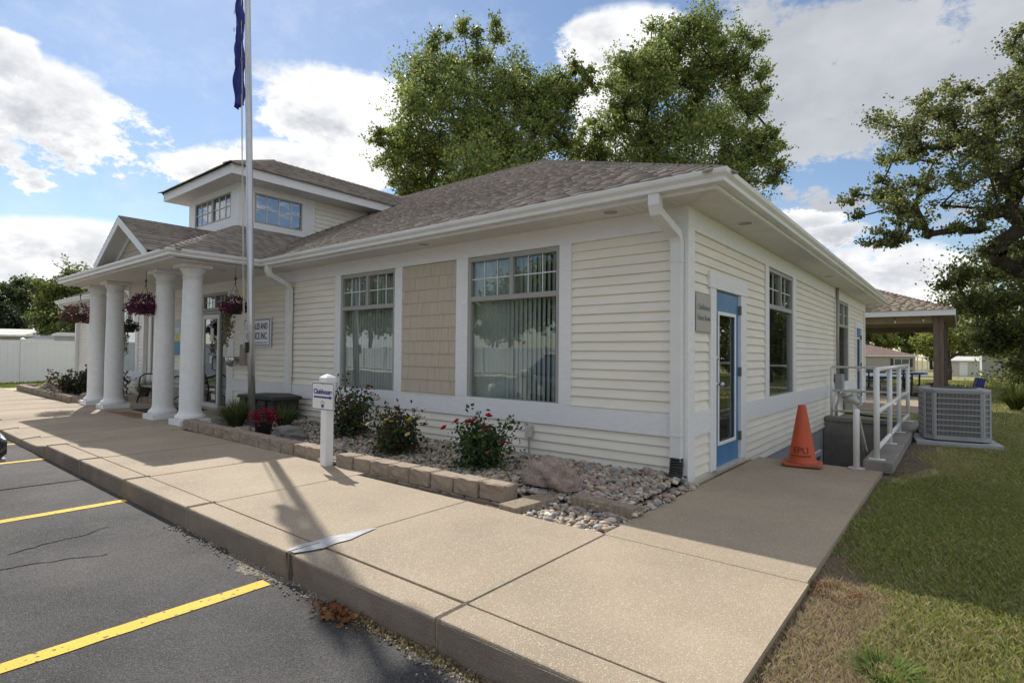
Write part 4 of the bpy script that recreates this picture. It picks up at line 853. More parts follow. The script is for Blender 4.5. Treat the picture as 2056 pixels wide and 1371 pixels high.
# landscape timbers
tag(MB().box(-.10, .10, -.22, .36, -.05, .04).obj('landscape_timber', 'timber', None, (-.74, -1.66, .0), -.12, bevel=.008), 'weathered landscape timber at the end of the block edging', 'timber')
tag(MB().box(-.30, .28, -.065, .065, -.05, .075).obj('landscape_timber', 'timber', None, (-.17, -1.33, .0), -.02, bevel=.008), 'weathered landscape timber between the boulder and the side walk', 'timber')
# ------------------------------------------------------------------ shrubs and flowers
def rose(label, loc, h, spread, nst, nl, flowers, leafc, seed, leaf=.055, low=.55):
    r = random.Random(seed); t = empty('rose_bush', label, 'rose bush', loc); st = MB(); tips = []; P = []
    for i in range(nst):
        a = r.uniform(0, 6.28); q = r.uniform(.15, 1)**.7*spread; hh = h*r.uniform(.55, 1)*(1-.35*(q/spread)**2)
        pts = [Vector((.05*math.cos(a), .05*math.sin(a), -.03))]
        for k in range(1, 6): f = k/5; pts.append(Vector((math.cos(a)*q*f**1.25+r.uniform(-.03, .03), math.sin(a)*q*f**1.25+r.uniform(-.03, .03), hh*f)))
        st.tube(pts, [.008, .007, .006, .005, .004, .002], 5, False); tips.append(pts[-1])
        for k in range(nl//nst):
            f = r.uniform(.12, 1); j = min(int(f*5), 4); p = pts[j].lerp(pts[j+1], f*5-j); e = .10*(1.25-f)+.02; P.append(p+Vector((r.gauss(0, e), r.gauss(0, e), r.gauss(0, e*.7))))
        for s_ in range(2):
            f = r.uniform(.35, .8); j = int(f*5); p = pts[j]; b = r.uniform(0, 6.28); e = p+Vector((math.cos(b)*.12, math.sin(b)*.12, .12)); st.tube([p, e], [.004, .002], 4, False)
            for k in range(8): P.append(p.lerp(e, r.uniform(.2, 1))+Vector((r.gauss(0, .025),)*3))
    for k in range(int(nl*low)):
        a = r.uniform(0, 6.28); q = abs(r.gauss(0, .5))*spread*.9; P.append(Vector((math.cos(a)*q, math.sin(a)*q, abs(r.gauss(0, .22))*h*.8+.02)))
    st.obj('stems', 'stem', t, smooth=True)
    P = np.array([tuple(p) for p in P]); V, F, C = leaves(P, leaf, mixcol(len(P), leafc)); npmesh('foliage', V, F, 'leaf', C, parent=t)
    for c, n in flowers:
        for k in range(n):
            p = r.choice(tips)+Vector((r.gauss(0, .04), r.gauss(0, .04), r.uniform(-.02, .04))) if r.random() < .7 else Vector((r.gauss(0, spread*.5), -abs(r.gauss(0, spread*.5)), r.uniform(.25, .8)*h))
            V = []; F = []; s = r.uniform(.036, .054)
            for ring, (m_, tilt, sc_) in enumerate(((6, .5, 1), (5, .95, .8), (4, 1.25, .55))):
                for q in range(m_):
                    a = 6.283*q/m_+ring*.5; u = Vector((math.cos(a)*math.cos(tilt), math.sin(a)*math.cos(tilt), math.sin(tilt))); w = Vector((-math.sin(a), math.cos(a), 0)); b = len(V)
                    V += [tuple(x) for x in (Vector((0, 0, 0)), u*s*sc_*.6+w*s*.45*sc_, u*s*sc_*1.05+Vector((0, 0, -.004)), u*s*sc_*.6-w*s*.45*sc_)]; F.append((b, b+1, b+2, b+3))
            Cc = np.array([c])*np.repeat(rng.uniform(.7, 1.2, (len(F), 1)), 4, 0)
            fo_ = npmesh('flower', V, F, 'petal', Cc, parent=t); fo_.location = p; fo_.rotation_euler = (r.uniform(-.2, .9), r.uniform(-.4, .4), 0)
RL = [(.055, .095, .03), (.08, .13, .04), (.04, .07, .03), (.11, .16, .05)]; RM = RL+[(.13, .06, .04), (.09, .05, .035)]
RED = (.55, .015, .045)
rose('rose bush with red blooms under the large window', (-1.90, -.92, .05), .76, .42, 17, 1000, [(RED, 14)], RL, 1)
rose('rose bush with pale yellow blooms under the tan shake panel', (-3.22, -1.02, .05), .74, .42, 16, 1000, [((.72, .62, .30), 10), ((.78, .55, .04), 2)], RM, 2)
rose('tall leggy rose bush with a few dark red blooms behind the sign post', (-4.75, -.62, .05), 1.02, .60, 18, 1250, [((.30, .015, .03), 8)], RM, 3)
rose('rose bush with pale blooms in the bed beyond the porch', (-16.6, -.95, .05), 1.0, .75, 16, 1400, [((.7, .6, .45), 6)], RM, 4, leaf=.08)
rose('dark-leaved rose bush beside the far porch column', (-15.3, -.75, .05), .85, .55, 14, 1000, [((.4, .25, .2), 3)], RM, 5, leaf=.08)
def tuft(name, label, loc, n, h, sp, cs, cat='ornamental grass', w=.008):
    a = rng.uniform(0, 2*np.pi, n); q = rng.uniform(0, 1, n)**.6*sp; L_ = h*rng.uniform(.6, 1.1, n); d = np.stack([np.cos(a), np.sin(a)], 1); V = np.zeros((n, 8, 3)); wv = np.stack([-d[:, 1], d[:, 0]], 1)*w
    for k, f in enumerate((0, .4, .75, 1)):
        c = np.concatenate([d*(.06+q*f**1.6)[:, None], (L_*(f-.42*f**2.6*(q/sp)))[:, None]], 1); t_ = (1-f*.85)
        V[:, 2*k, :] = c; V[:, 2*k+1, :] = c; V[:, 2*k, :2] += wv*t_; V[:, 2*k+1, :2] -= wv*t_
    f = np.array([[0, 1, 3, 2], [2, 3, 5, 4], [4, 5, 7, 6]]); F = (np.arange(n)[:, None, None]*8+f).reshape(-1, 4)
    o = npmesh(name, V.reshape(-1, 3), F, 'grass', np.repeat(mixcol(n, cs), 8, 0)); o.location = loc; tag(o, label, cat)
tuft('ornamental_grass', 'arching clump of green and tan ornamental grass by the flagpole', (-7.15, -1.12, .04), 800, .50, .46, [(.10, .15, .045), (.16, .19, .07), (.25, .20, .10), (.07, .11, .03)])
tuft('ornamental_grass', 'smaller green grass clump behind the flagpole', (-6.35, -.72, .04), 350, .45, .35, [(.10, .15, .045), (.16, .19, .07), (.07, .11, .03)])
tuft('ornamental_grass', 'upright grass clump beside the porch bench', (-13.75, -.35, .04), 260, .62, .28, [(.08, .12, .04), (.2, .18, .1)])
def basket(label, loc, r, cs, trail=None, pot=False, top=2.765, kind='hanging_basket', n=1500, w=1.0):
    t = empty(kind, label, 'hanging basket', loc); h = top-loc[2]
    MB().lathe([(.0, -.16), (.10, -.16), (.15, .0), (.16, .02), (.14, .02), (.0, .0)], 16).obj('pot', 'blackplast', t, smooth=True)
    MB().tube([(0, 0, h), (.012, 0, h-.02), (.0, 0, h-.05), (0, 0, .42)], .004, 6).obj('hanger_rod', 'black', t)
    MB().tube([(.03, 0, .43), (.035, 0, .47), (0, 0, .49), (-.035, 0, .46), (-.01, 0, .42), (.015, 0, .39), (0, 0, .36), (-.02, 0, .375)], .008, 6).obj('hook', 'black', t)
    for k in range(3): a = k*2.094+.3; MB().tube([(0, 0, .37), (.15*math.cos(a), .15*math.sin(a), .02)], .003, 5).obj('wire', 'black', t)
    P = rng.normal(size=(n, 3)); P /= np.linalg.norm(P, axis=1)[:, None]; P *= rng.uniform(.35, 1.05, (n, 1))**.5*np.array([r*w, r*w, r*.55]); P[:, 2] += .04-.12*(np.hypot(P[:, 0], P[:, 1])/r)**2
    V, F, C = leaves(P, .045, mixcol(n, cs)); npmesh('foliage', V, F, 'leaf', C, parent=t)
    if trail:
        m_ = 500; f = rng.uniform(0, 1, m_); b = rng.integers(0, 6, m_); bx = np.array([-.13, -.1, -.07, -.12, -.16, -.05])[b]; by = np.array([-.08, -.12, -.05, .0, -.04, -.1])[b]
        P = np.stack([bx+rng.normal(0, .022, m_), by+rng.normal(0, .022, m_), .02-f*trail*(1-.08*b)], 1); V, F, C = leaves(P, .045, mixcol(m_, [(.28, .24, .10), (.20, .21, .07), (.36, .27, .12)])); npmesh('trailing_vine', V, F, 'leaf', C, parent=t)
PUR = [(.34, .025, .17), (.24, .03, .06), (.06, .075, .025), (.10, .02, .045), (.07, .02, .035), (.28, .02, .22), (.05, .06, .02), (.15, .03, .07)]
basket('hanging basket of purple and magenta petunias between the porch column pairs', (-9.80, -1.62, 2.12), .34, PUR, n=1800)
basket('hanging basket of dark reddish flowers at the far porch corner', (-14.05, -1.62, 2.10), .40, [(.10, .035, .035), (.06, .055, .025), (.14, .05, .05), (.08, .02, .03)], n=1800)
basket('hanging basket with yellowing vine trailing down beside the flagpole', (-7.75, -.9, 2.08), .24, PUR, trail=.75, n=700)
basket('small hanging basket with green trailing vine in front of the far window', (-13.1, -.9, 1.85), .22, [(.07, .05, .03), (.05, .07, .02)], trail=.9, n=500)
t = empty('flower_pot', 'black pot of bright pink-red flowers at the foot of the flagpole', 'flower pot', (-5.95, -1.27, .05))
MB().lathe([(.0, 0), (.10, 0), (.135, .19), (.145, .21), (.12, .21), (.0, .19)], 18).obj('pot', 'blackplast', t, smooth=True)
P = rng.normal(0, 1, (600, 3))*np.array([.085, .085, .05])+np.array([0, 0, .25]); V, F, C = leaves(P, .05, mixcol(600, [(.32, .015, .05), (.22, .015, .04), (.06, .08, .025), (.42, .03, .09)])); npmesh('flowers', V, F, 'leaf', C, parent=t, kind='stuff')
# ------------------------------------------------------------------ porch furniture
def bench():
    t = empty('porch_bench', 'dark metal framed bench with pale slatted seat under the porch', 'bench', (-12.45, -.28, 0), 0)
    for x in (-.95, .95):
        MB().tube([(x, .18, 0), (x, .14, .40), (x, .17, .55), (x, .30, .95)], .018, 8).obj('rear_leg', 'bench_metal', t, smooth=True)
        MB().tube([(x, -.34, 0), (x, -.26, .3), (x, -.30, .46), (x, -.28, .62), (x, -.18, .70), (x, .0, .70), (x, .2, .64)], .018, 8).obj('arm', 'bench_metal', t, smooth=True)
        MB().tube([(x, -.30, .12), (x, -.05, .3), (x, .17, .12)], .014, 8).obj('brace', 'bench_metal', t, smooth=True)
    for i in range(5): MB().box(-.95, .95, -.26+.085*i, -.19+.085*i, .40, .42).obj('seat_slat', 'bench_seat', t, bevel=.004)
    for i in range(4):
        o = MB().box(-.95, .95, -.01, .01, 0, .08).obj('back_slat', 'bench_seat', t, (0, .175+.042*i, .50+.11*i), bevel=.004); o.rotation_euler = (-.35, 0, 0)
bench()
def bin_():
    t = empty('storage_bin', 'black plastic deck box against the siding behind the flagpole', 'bin', (-7.47, -.40, .0))
    MB().prism([(-.58, .04), (.54, .04), (.60, .44), (-.62, .44)], -.24, .24).obj('body', 'blackplast', t, bevel=.02)
    MB().prism([(-.66, .44), (.64, .44), (.62, .50), (.2, .53), (-.60, .50)], -.28, .28).obj('lid', 'blackplast', t, bevel=.015)
    for x in (-.35, .0, .35): MB().box(x-.02, x+.02, -.26, -.241, .1, .43).obj('rib', 'blackplast', t)
bin_()
for x, y, w, lab in ((-10.95, -.45, .9, 'dark doormat at the foot of the entrance door'), (-11.0, -1.0, 1.3, 'grey doormat between the column pairs')):
    tag(MB().box(-w/2, w/2, -.25, .25, .005, .018).obj('doormat', 'mat', None, (x, y, 0), bevel=.003), lab, 'doormat')
# ------------------------------------------------------------------ lawn blades and litter
def blades(name, label, x0, x1, y0, y1, n, h, w, cs, wts=None, reject=None):
    P = np.stack([rng.uniform(x0, x1, n), rng.uniform(y0, y1, n)], 1)
    if reject is not None: P = P[~reject(P[:, 0], P[:, 1])]
    n = len(P); z = gz(P[:, 0], P[:, 1]); a = rng.uniform(0, 2*np.pi, n); patch = .75+.5*(np.sin(P[:, 0]*2.1+np.sin(P[:, 1]*1.7)*1.5)*np.sin(P[:, 1]*1.3+1)*.5+.5)
    L_ = h*rng.uniform(.5, 1.2, n)*patch; lean = rng.uniform(.1, 1.1, n)*L_; d = np.stack([np.cos(a), np.sin(a)], 1); wv = np.stack([-d[:, 1], d[:, 0]], 1)*w*rng.uniform(.7, 1.3, (n, 1)); V = np.zeros((n, 4, 3))
    V[:, 0, :2] = P+wv; V[:, 1, :2] = P-wv; V[:, 0, 2] = V[:, 1, 2] = z-.005
    V[:, 2, :2] = P-wv*.55+d*(lean*.45)[:, None]; V[:, 2, 2] = z+L_*.7; V[:, 3, :2] = P+d*lean[:, None]; V[:, 3, 2] = z+L_
    F = np.arange(n)[:, None]*4+np.array([[0, 1, 2, 3]]); C = mixcol(n, cs, wts)
    dry = np.clip(np.sin(P[:, 0]*1.7+2)*np.sin(P[:, 1]*.9+P[:, 0]*.6)+rng.normal(0, .35, n), 0, 1)[:, None]; C = C*(1-dry*.5)+np.array([[.55, .45, .27]])*dry*.5
    o = npmesh(name, V.reshape(-1, 3), F, 'grass', np.repeat(C, 4, 0), kind='stuff'); tag(o, label, 'grass')
GR = [(.25, .295, .07), (.31, .35, .09), (.19, .245, .055), (.50, .42, .25), (.34, .34, .13)]; GW = [.28, .24, .16, .14, .18]
def rej(x, y):
    edge = 1.42+.27+.13*np.sin(y*2.3+.6)+.07*np.sin(y*6.1)
    return ((x < edge) & (y < -1.15) & (rng.random(len(x)) < .93)) | ((x < 1.52+.05*np.sin(y*5)) & (rng.random(len(x)) < .6)) | ((x < 1.80+.12*np.sin(y*3)) & (y > 1.6) & (y < 7.6) & (rng.random(len(x)) < .93)) | ((np.abs(x-2.02) < .55) & (np.abs(y-5.62) < .52))
blades('lawn_grass', 'short mown grass beside the walk', 1.44, 4.2, -3.3, 2.2, 240000, .040, .0015, GR, GW, rej)
blades('lawn_grass', 'short mown grass round the condenser unit', 1.55, 7.5, 2.2, 9.0, 150000, .042, .0033, GR, GW, rej)
blades('lawn_grass', 'mown grass stretching towards the pavilion', 1.3, 14, 9.0, 26, 90000, .06, .010, GR, GW, lambda x, y: (x < 2.3) & (y > 10.4))
blades('lawn_grass', 'strip of grass in front of the white fence', -26.8, -23.2, -8, 12, 30000, .06, .01, [(.17, .24, .05), (.22, .27, .06)])
blades('lawn_grass', 'grass beyond the pavilion', -12, 22, 26, 60, 60000, .09, .022, [(.2, .25, .05), (.25, .28, .065), (.3, .3, .1)])
blades('dry_grass', 'straw-dry grass along the edge of the side walk', 1.44, 1.85, -3.3, -1.2, 15000, .028, .0013, [(.42, .33, .23), (.34, .26, .18), (.5, .4, .29)])
blades('dry_grass', 'straw litter scattered on the bare soil beside the stairwell coping', 1.52, 1.85, 2.0, 7.4, 5000, .02, .002, [(.30, .22, .14), (.20, .14, .09), (.4, .31, .2)])
tuft('weed', 'bright green weed clump in the dry verge of the walk', (1.86, -2.62, -.05), 160, .10, .14, [(.10, .19, .03), (.14, .22, .04)], 'weed', .005)
tuft('weed', 'low reddish weed at the corner of the side walk', (1.56, -1.85, -.05), 120, .05, .13, [(.22, .09, .05), (.15, .08, .04)], 'weed', .006)
mb = MB(); mb.add([(1.38, -3.5, -.044), (1.86, -3.5, -.044), (1.78, -2, -.044), (1.58, -1, -.044), (1.52, 2, -.044), (1.85, 3, -.044), (1.8, 7.5, -.044), (1.45, 7.5, -.044), (1.40, 2, -.044)], [(0, 1, 2, 3, 4, 8), (8, 4, 5, 6, 7)]); struct(mb.obj('bare_soil', 'soil'))
n = 150; P = np.stack([-.55+np.abs(rng.normal(0, .10, n))*rng.choice([-1, 1], n), -3.60+rng.normal(0, .035, n), AZ+.01+np.abs(rng.normal(0, .012, n))], 1); V, F, C = leaves(P, .045, mixcol(n, [(.26, .10, .035), (.20, .085, .04), (.32, .16, .07)]))
tag(npmesh('fallen_leaves', V, F, 'deadleaf', C, kind='stuff'), 'small drift of rust-brown fallen leaves against the kerb', 'leaves')
n = 1500; X = rng.uniform(-.45, 1.2, n); P = np.stack([X, -3.53-np.abs(rng.normal(0, .03, n)), AZ+.006+np.abs(rng.normal(0, .012, n))*(np.sin(X*11)*.5+.6)], 1); V, F, C = leaves(P, .02, mixcol(n, [(.30, .25, .12), (.22, .19, .09), (.36, .30, .17)]))
tag(npmesh('kerb_moss', V, F, 'deadleaf', C, kind='stuff'), 'dry yellowish moss and weeds growing along the kerb foot', 'moss')
# ------------------------------------------------------------------ pavilion and picnic tables
def pavilion():
    x1, y0, x0, y1, z = 2.02, 16.5, -8.2, 25.5, 2.60
    struct(MB().prism([(-9, 11), (2.1, 10.6), (2.1, 26), (-9, 26)], -.2, -.02, 'z').obj('patio_slab', 'concrete'))
    t = empty('pavilion', 'open picnic pavilion with brown shingle roof on timber posts', 'pavilion', (1.6, 17, -.02)); O = (-1.6, -17, .02)
    dk = MB(); acc = []; hd_ = (y1-y0)/2; yr_ = (y0+y1)/2; zr = z+.19+.42*hd_; A = (x1-hd_, yr_, zr); B = (x0+hd_, yr_, zr); zt = z+.19
    roof_plane([(x0, y0, zt), (x1, y0, zt), A, B], 0, 1, dk, acc, .14, thin=.55); roof_plane([(x1, y0, zt), (x1, y1, zt), A], 0, 1, dk, acc, .14, thin=.55); roof_plane([(x1, y1, zt), (x0, y1, zt), B, A], 0, 1, dk, acc, .4); roof_plane([(x0, y1, zt), (x0, y0, zt), B], 0, 1, dk, acc, .4)
    rf = dk.obj('roof', 'pavshingle', t, O); s = shingles('shingles', acc, 'pavshingle', rf)
    for n_, b in (('fascia', (x0, x1, y0-.0, y0+.03, z, z+.185)), ('fascia', (x1-.03, x1, y0+.031, y1, z, z+.185)), ('fascia', (x0, x1-.031, y1-.03, y1, z, z+.185))): MB().box(*b).obj(n_, 'trim', t, O)
    MB().box(x0+.01, x1-.04, y0+.04, y1-.04, z+.0, z+.02).obj('ceiling', 'beam', t, O)
    for b in ((x0+.3, x1-.42, y0+.36, y0+.52, z-.22, z), (x0+.3, x1-.42, y1-.52, y1-.36, z-.22, z), (x1-.52, x1-.36, y0+.53, y1-.53, z-.22, z)): MB().box(*b).obj('beam', 'beam', t, O)
    for x, y in ((1.52, 17.0), (1.52, 21), (1.52, 25), (-3, 25.0), (-7.6, 17), (-7.6, 25)):
        p = MB().box(x-.07, x+.07, y-.20, y-.06, -.02, z-.0).obj('post', 'cedar', t, O, bevel=.01)
        for dx, dy in ((.13, -.1), (.0, .06), (.13, .06)): MB().box(x-.06+dx, x+.06+dx, y-.06+dy, y+.06+dy, -.02, z-.003).obj('post_ply', 'cedar', p, bevel=.008)
    for k, x in enumerate((-2.4, -1.4, -.5, .45, 1.2)):
        l = empty('string_bulb', 'clear bulb of the string lights hanging under the pavilion eave', 'light bulb', (x, 16.8, z-.1-.04*math.sin(k)), group='string light bulbs under the pavilion')
        MB().tube([(0, 0, .1+.04*math.sin(k)), (0, 0, 0)], .008, 6).obj('socket', 'black', l); MB().lathe([(.0, -.11), (.03, -.09), (.035, -.06), (.02, -.01), (.0, 0)], 12).obj('glass', 'bulb', l, smooth=True)
pavilion()
def picnic(label, loc, rz):
    t = empty('picnic_table', label, 'picnic table', loc, rz); 
    MB().box(-.9, .9, -.38, .38, .72, .765).obj('tabletop', 'table_blue', t, bevel=.01)
    for s in (1, -1):
        MB().box(-.9, .9, s*.72-.13, s*.72+.13, .43, .465).obj('bench', 'table_blue', t, bevel=.01)
        for x in (-.6, .6): MB().tube([(x, s*.02, .04), (x, s*.6, .03), (x, s*.72, .1), (x, s*.72, .43)], .028, 8).obj('bench_support', 'black', t, smooth=True)
    for x in (-.6, .6):
        for s in (1, -1): MB().tube([(x, s*.18, .04), (x, s*.2, .72)], .028, 8).obj('leg', 'black', t)
    MB().tube([(-.6, 0, .4), (.6, 0, .4)], .02, 8).obj('stretcher', 'black', t)
picnic('blue picnic table with black legs beside the pavilion post', (.75, 17.9, -.02), 1.45); picnic('blue picnic table with black legs seen through the railing under the pavilion', (-.9, 18.8, -.02), .15); picnic('blue picnic table in the back of the pavilion', (-.3, 22.5, -.02), .1)
tag(MB().prism([(-.14, 0), (.10, 0), (.22, .62), (-.0, .66)], -.16, .16).obj('grill_cover', 'table_blue', None, (2.55, 19.5, -.05), .3, bevel=.03), 'dark blue covered barrel tilted on the lawn behind the condenser', 'barrel')
# ------------------------------------------------------------------ trees
def tree(name, label, base, lobes, ncl, per, leaf, cs, w=None, tr=.3, clr=.34, trunk_top=.72, seed=0, cat='tree', flat=.8):
    r = np.random.default_rng(seed+100); base = np.array(base, float); t = empty(name, label, cat, tuple(base))
    L_ = [(np.array(c, float)-base, np.array(rr if hasattr(rr, '__len__') else (rr, rr, rr), float)) for c, rr in lobes]; vol = np.array([np.prod(b)**(2/3) for a, b in L_]); vol /= vol.sum()
    cl = []; cr = []
    for i in r.choice(len(L_), ncl, p=vol):
        d = r.normal(size=3); d /= np.linalg.norm(d); c, R_ = L_[i]; cl.append(c+d*R_*r.uniform(.25, 1)**.45*.92); cr.append(R_.mean()*clr*r.uniform(.7, 1.25))
    cl = np.array(cl); cr = np.array(cr); top = cl[:, 2].max()*trunk_top; cen = np.average(cl[:, :2], axis=0)
    N_ = [np.zeros(3)]; par = [-1]; k = int(top/1.0)
    for i in range(1, k+1): f = i/k; N_.append(np.array([cen[0]*f**1.6*.8+r.normal(0, .08), cen[1]*f**1.6*.8+r.normal(0, .08), top*f])); par.append(i-1)
    start = max(1, int(k*.28)); ends = []
    for j in np.argsort(np.linalg.norm(cl-np.array([cen[0]*.4, cen[1]*.4, top*.5]), axis=1)):
        c = cl[j]; A = np.array(N_[start:]); dv = c-A; D = np.linalg.norm(dv, axis=1)*(1+.8*np.clip(-dv[:, 2]/(np.linalg.norm(dv, axis=1)+.01), 0, 1)); p = start+int(np.argmin(D)); a = N_[p]; m_ = max(1, int(np.linalg.norm(c-a)/.9))
        for q in range(1, m_+1):
            f = q/m_; pt = a+(c-a)*f+np.array([0, 0, .10*np.linalg.norm(c-a)*math.sin(math.pi*f)*(1 if c[2] >= a[2] else -.6)])+(r.normal(0, .08, 3) if q < m_ else 0); N_.append(pt); par.append(p); p = len(N_)-1
        ends.append(p)
    cnt = np.zeros(len(N_)); 
    for e in ends: cnt[e] += 1
    for i in range(len(N_)-1, 0, -1): cnt[par[i]] += cnt[i]
    rad = np.maximum(tr*np.sqrt(cnt/max(cnt[0], 1))**.95, .012); rad[0] *= 1.25; mb = MB()
    for i in range(1, len(N_)): mb.tube([N_[par[i]], N_[i]], [min(rad[par[i]], rad[i]*1.6), rad[i]], 6 if rad[i] > .05 else 4, False)
    mb.obj('trunk', 'bark', t, smooth=True)
    m_ = per; P = []; 
    for c, R_ in zip(cl, cr):                       # leaves sit along twigs that fan out of each clump
        k = max(6, per//16); d = r.normal(size=(k, 3)); d /= np.linalg.norm(d, axis=1)[:, None]; d[:, 2] = d[:, 2]*flat+.28; tip = d*R_*r.uniform(.5, 2.0, (k, 1)); f = r.uniform(.25, 1, (k, 16, 1)); P.append((c+tip[:, None]*f+r.normal(0, .10*R_+.02, (k, 16, 3))).reshape(-1, 3))
    P = np.concatenate(P); C = mixcol(len(P), cs, w); lum = .85+.3*r.random(ncl); C *= 1.22*np.repeat(lum, [max(6, per//16)*16]*ncl)[:, None]
    V, F, C = leaves(P, leaf, C); npmesh('crown', V, F, 'leaf', np.clip(C, 0, 1), parent=t); return t
def plobes(lst, d, dep=.8, seed=1):                # crown masses: where they stand d metres off, as deep as they are wide
    r = random.Random(seed); return [(at(x, y, d)+CF*r.uniform(-dep, dep)*q*d/FPX, q*d/FPX) for x, y, q in lst]
CW = [(.21, .265, .08), (.265, .32, .095), (.15, .205, .065), (.36, .37, .10), (.12, .16, .06)]
b = at(985, 380, 34); tree('cottonwood_tree', 'tall cottonwood rising behind the roof nearest the cupola', (b[0], b[1], -.2), plobes([(975, 95, 55), (860, 150, 70), (1035, 165, 75), (895, 250, 105), (1050, 260, 95), (830, 325, 70), (960, 335, 120), (1110, 330, 70), (1150, 180, 42), (790, 300, 42), (940, 170, 80), (1100, 240, 60), (850, 400, 70), (1000, 420, 120), (800, 350, 55), (1130, 380, 60), (1150, 165, 30), (880, 90, 40), (1105, 185, 55)], 34), 430, 290, .175, CW, tr=.42, seed=1, clr=.33)
b = at(1370, 380, 36); tree('cottonwood_tree', 'tall cottonwood rising behind the roof towards the gutter corner', (b[0], b[1], -.2), plobes([(1400, 65, 52), (1290, 125, 62), (1465, 115, 58), (1240, 200, 60), (1330, 215, 105), (1450, 220, 85), (1250, 310, 90), (1390, 330, 120), (1500, 315, 55), (1535, 265, 32), (1185, 335, 58), (1380, 140, 80), (1520, 335, 60), (1300, 420, 110), (1450, 400, 90), (1200, 270, 45), (1215, 380, 70), (1540, 300, 45), (1330, 90, 50), (1500, 190, 50), (1275, 205, 75), (1420, 120, 60), (1490, 250, 60)], 36, seed=2), 430, 290, .18, CW, tr=.42, seed=2, clr=.33)
OK_ = [(.16, .19, .065), (.21, .24, .075), (.12, .15, .06), (.29, .28, .085), (.095, .12, .055)]
b = at(2160, 700, 21); tree('oak_tree', 'spreading oak with long dark limbs reaching over the lawn', (b[0], b[1], -.15), plobes([(1765, 300, 62), (1735, 395, 52), (1800, 410, 60), (1850, 260, 75), (1905, 205, 52), (1960, 265, 80), (2035, 165, 55), (2005, 370, 80), (1890, 350, 75), (1765, 475, 45), (1850, 440, 50), (2060, 250, 90), (2070, 460, 70), (1945, 440, 45), (2150, 170, 90), (2160, 300, 140), (2250, 200, 160), (2180, 480, 110), (2300, 420, 160), (2120, 90, 70), (2380, 300, 140), (1985, 210, 50)], 21, seed=3), 440, 225, .12, OK_, tr=.40, seed=3, clr=.38, trunk_top=.5, flat=.5)
b = at(2080, 740, 26); tree('oak_tree', 'lower dark-leaved tree hanging over the grey house beyond the lawn', (b[0], b[1], -.3), plobes([(1955, 610, 62), (1905, 565, 34), (2030, 560, 85), (2000, 650, 70), (2060, 690, 80), (1975, 690, 42), (2120, 600, 130), (2160, 720, 110), (1990, 560, 50), (2040, 760, 40)], 26, seed=4), 130, 330, .16, OK_, tr=.28, seed=4, clr=.46, trunk_top=.6, flat=.6)
b = at(2420, 740, 30); tree('oak_tree', 'bushy dark tree further along the lawn, mirrored in the blue door', (b[0], b[1], -.1), plobes([(2350, 640, 90), (2420, 520, 120), (2500, 660, 110), (2430, 700, 90)], 30, seed=11), 90, 260, .22, OK_, tr=.3, seed=11, clr=.45)
MP = [(.125, .165, .05), (.165, .20, .06), (.09, .125, .04), (.25, .25, .065)]
b = at(170, 690, 48); tree('maple_tree', 'broad green maple behind the white fence', (b[0], b[1], -.1), plobes([(165, 585, 46), (115, 620, 48), (215, 600, 60), (85, 650, 38), (150, 650, 60), (240, 560, 40), (240, 650, 60), (300, 600, 60), (70, 670, 30), (100, 600, 40), (130, 580, 40)], 48, seed=5), 220, 260, .22, MP, tr=.3, seed=5, clr=.4)
b = at(40, 690, 75); tree('maple_tree', 'darker tree far beyond the fence and mobile homes', (b[0], b[1], -.1), plobes([(45, 600, 38), (15, 620, 40), (70, 590, 26), (60, 650, 36), (-40, 600, 50), (20, 575, 20)], 75, seed=6), 90, 240, .34, [(.09, .125, .05), (.12, .15, .055), (.07, .09, .045)], tr=.35, seed=6, clr=.42)
b = at(5, 690, 60); tree('spruce_tree', 'dark evergreen at the edge of the mobile homes', (b[0], b[1], -.1), plobes([(2, 600, 12), (0, 625, 22), (5, 655, 34), (-20, 670, 40)], 60, seed=7), 60, 240, .22, [(.025, .04, .022), (.035, .05, .025)], tr=.2, seed=7, clr=.42, trunk_top=.95)
b = at(1905, 757, 62); tree('small_tree', 'small round shade tree standing behind the pavilion post', (b[0], b[1], float(gz(np.array(b[0]), np.array(b[1])))), plobes([(1880, 670, 34), (1920, 660, 42), (1950, 690, 34), (1850, 690, 20), (1905, 630, 26)], 62, seed=8), 80, 240, .26, [(.22, .26, .06), (.16, .20, .055), (.28, .29, .075)], tr=.22, seed=8, clr=.42, trunk_top=.6)
for i, (x, y, q, d, lab) in enumerate(((1765, 672, 36, 112, 'yellowish tree above the beige mobile home roof'), (1825, 665, 34, 118, 'dark green tree behind the beige mobile home'), (1700, 672, 36, 110, 'tree hidden mostly behind the clubhouse corner'), (1870, 680, 32, 125, 'distant tree between pavilion post and mobile home'), (1980, 690, 40, 120, 'distant tree behind the storage sheds'), (2080, 680, 50, 115, 'distant tree beyond the grey house'))):
    b = at(x, 740, d); tree('distant_tree', lab, (b[0], b[1], -1.5), plobes([(x, y, q), (x-q*.7, y+q*.4, q*.6), (x+q*.7, y+q*.35, q*.6), (x, y+q*.7, q*.8)], d, seed=20+i), 60, 200, .5, [(.19, .23, .06), (.25, .26, .07)] if i in (0, 3) else [(.13, .165, .055), (.17, .20, .06)], tr=.3, seed=20+i, clr=.45, cat='tree')
# low hedge weeds at the right edge
tuft('shrub', 'scrubby bush growing behind the condenser unit', (3.2, 13.5, -.05), 500, .8, .7, [(.10, .14, .03), (.16, .17, .05), (.07, .1, .03)], 'bush', .02)
tuft('shrub', 'low yellow-green bush at the lawn edge under the oak', (5.0, 14.5, -.05), 600, .75, 1.0, [(.17, .18, .05), (.12, .15, .04)], 'bush', .02)
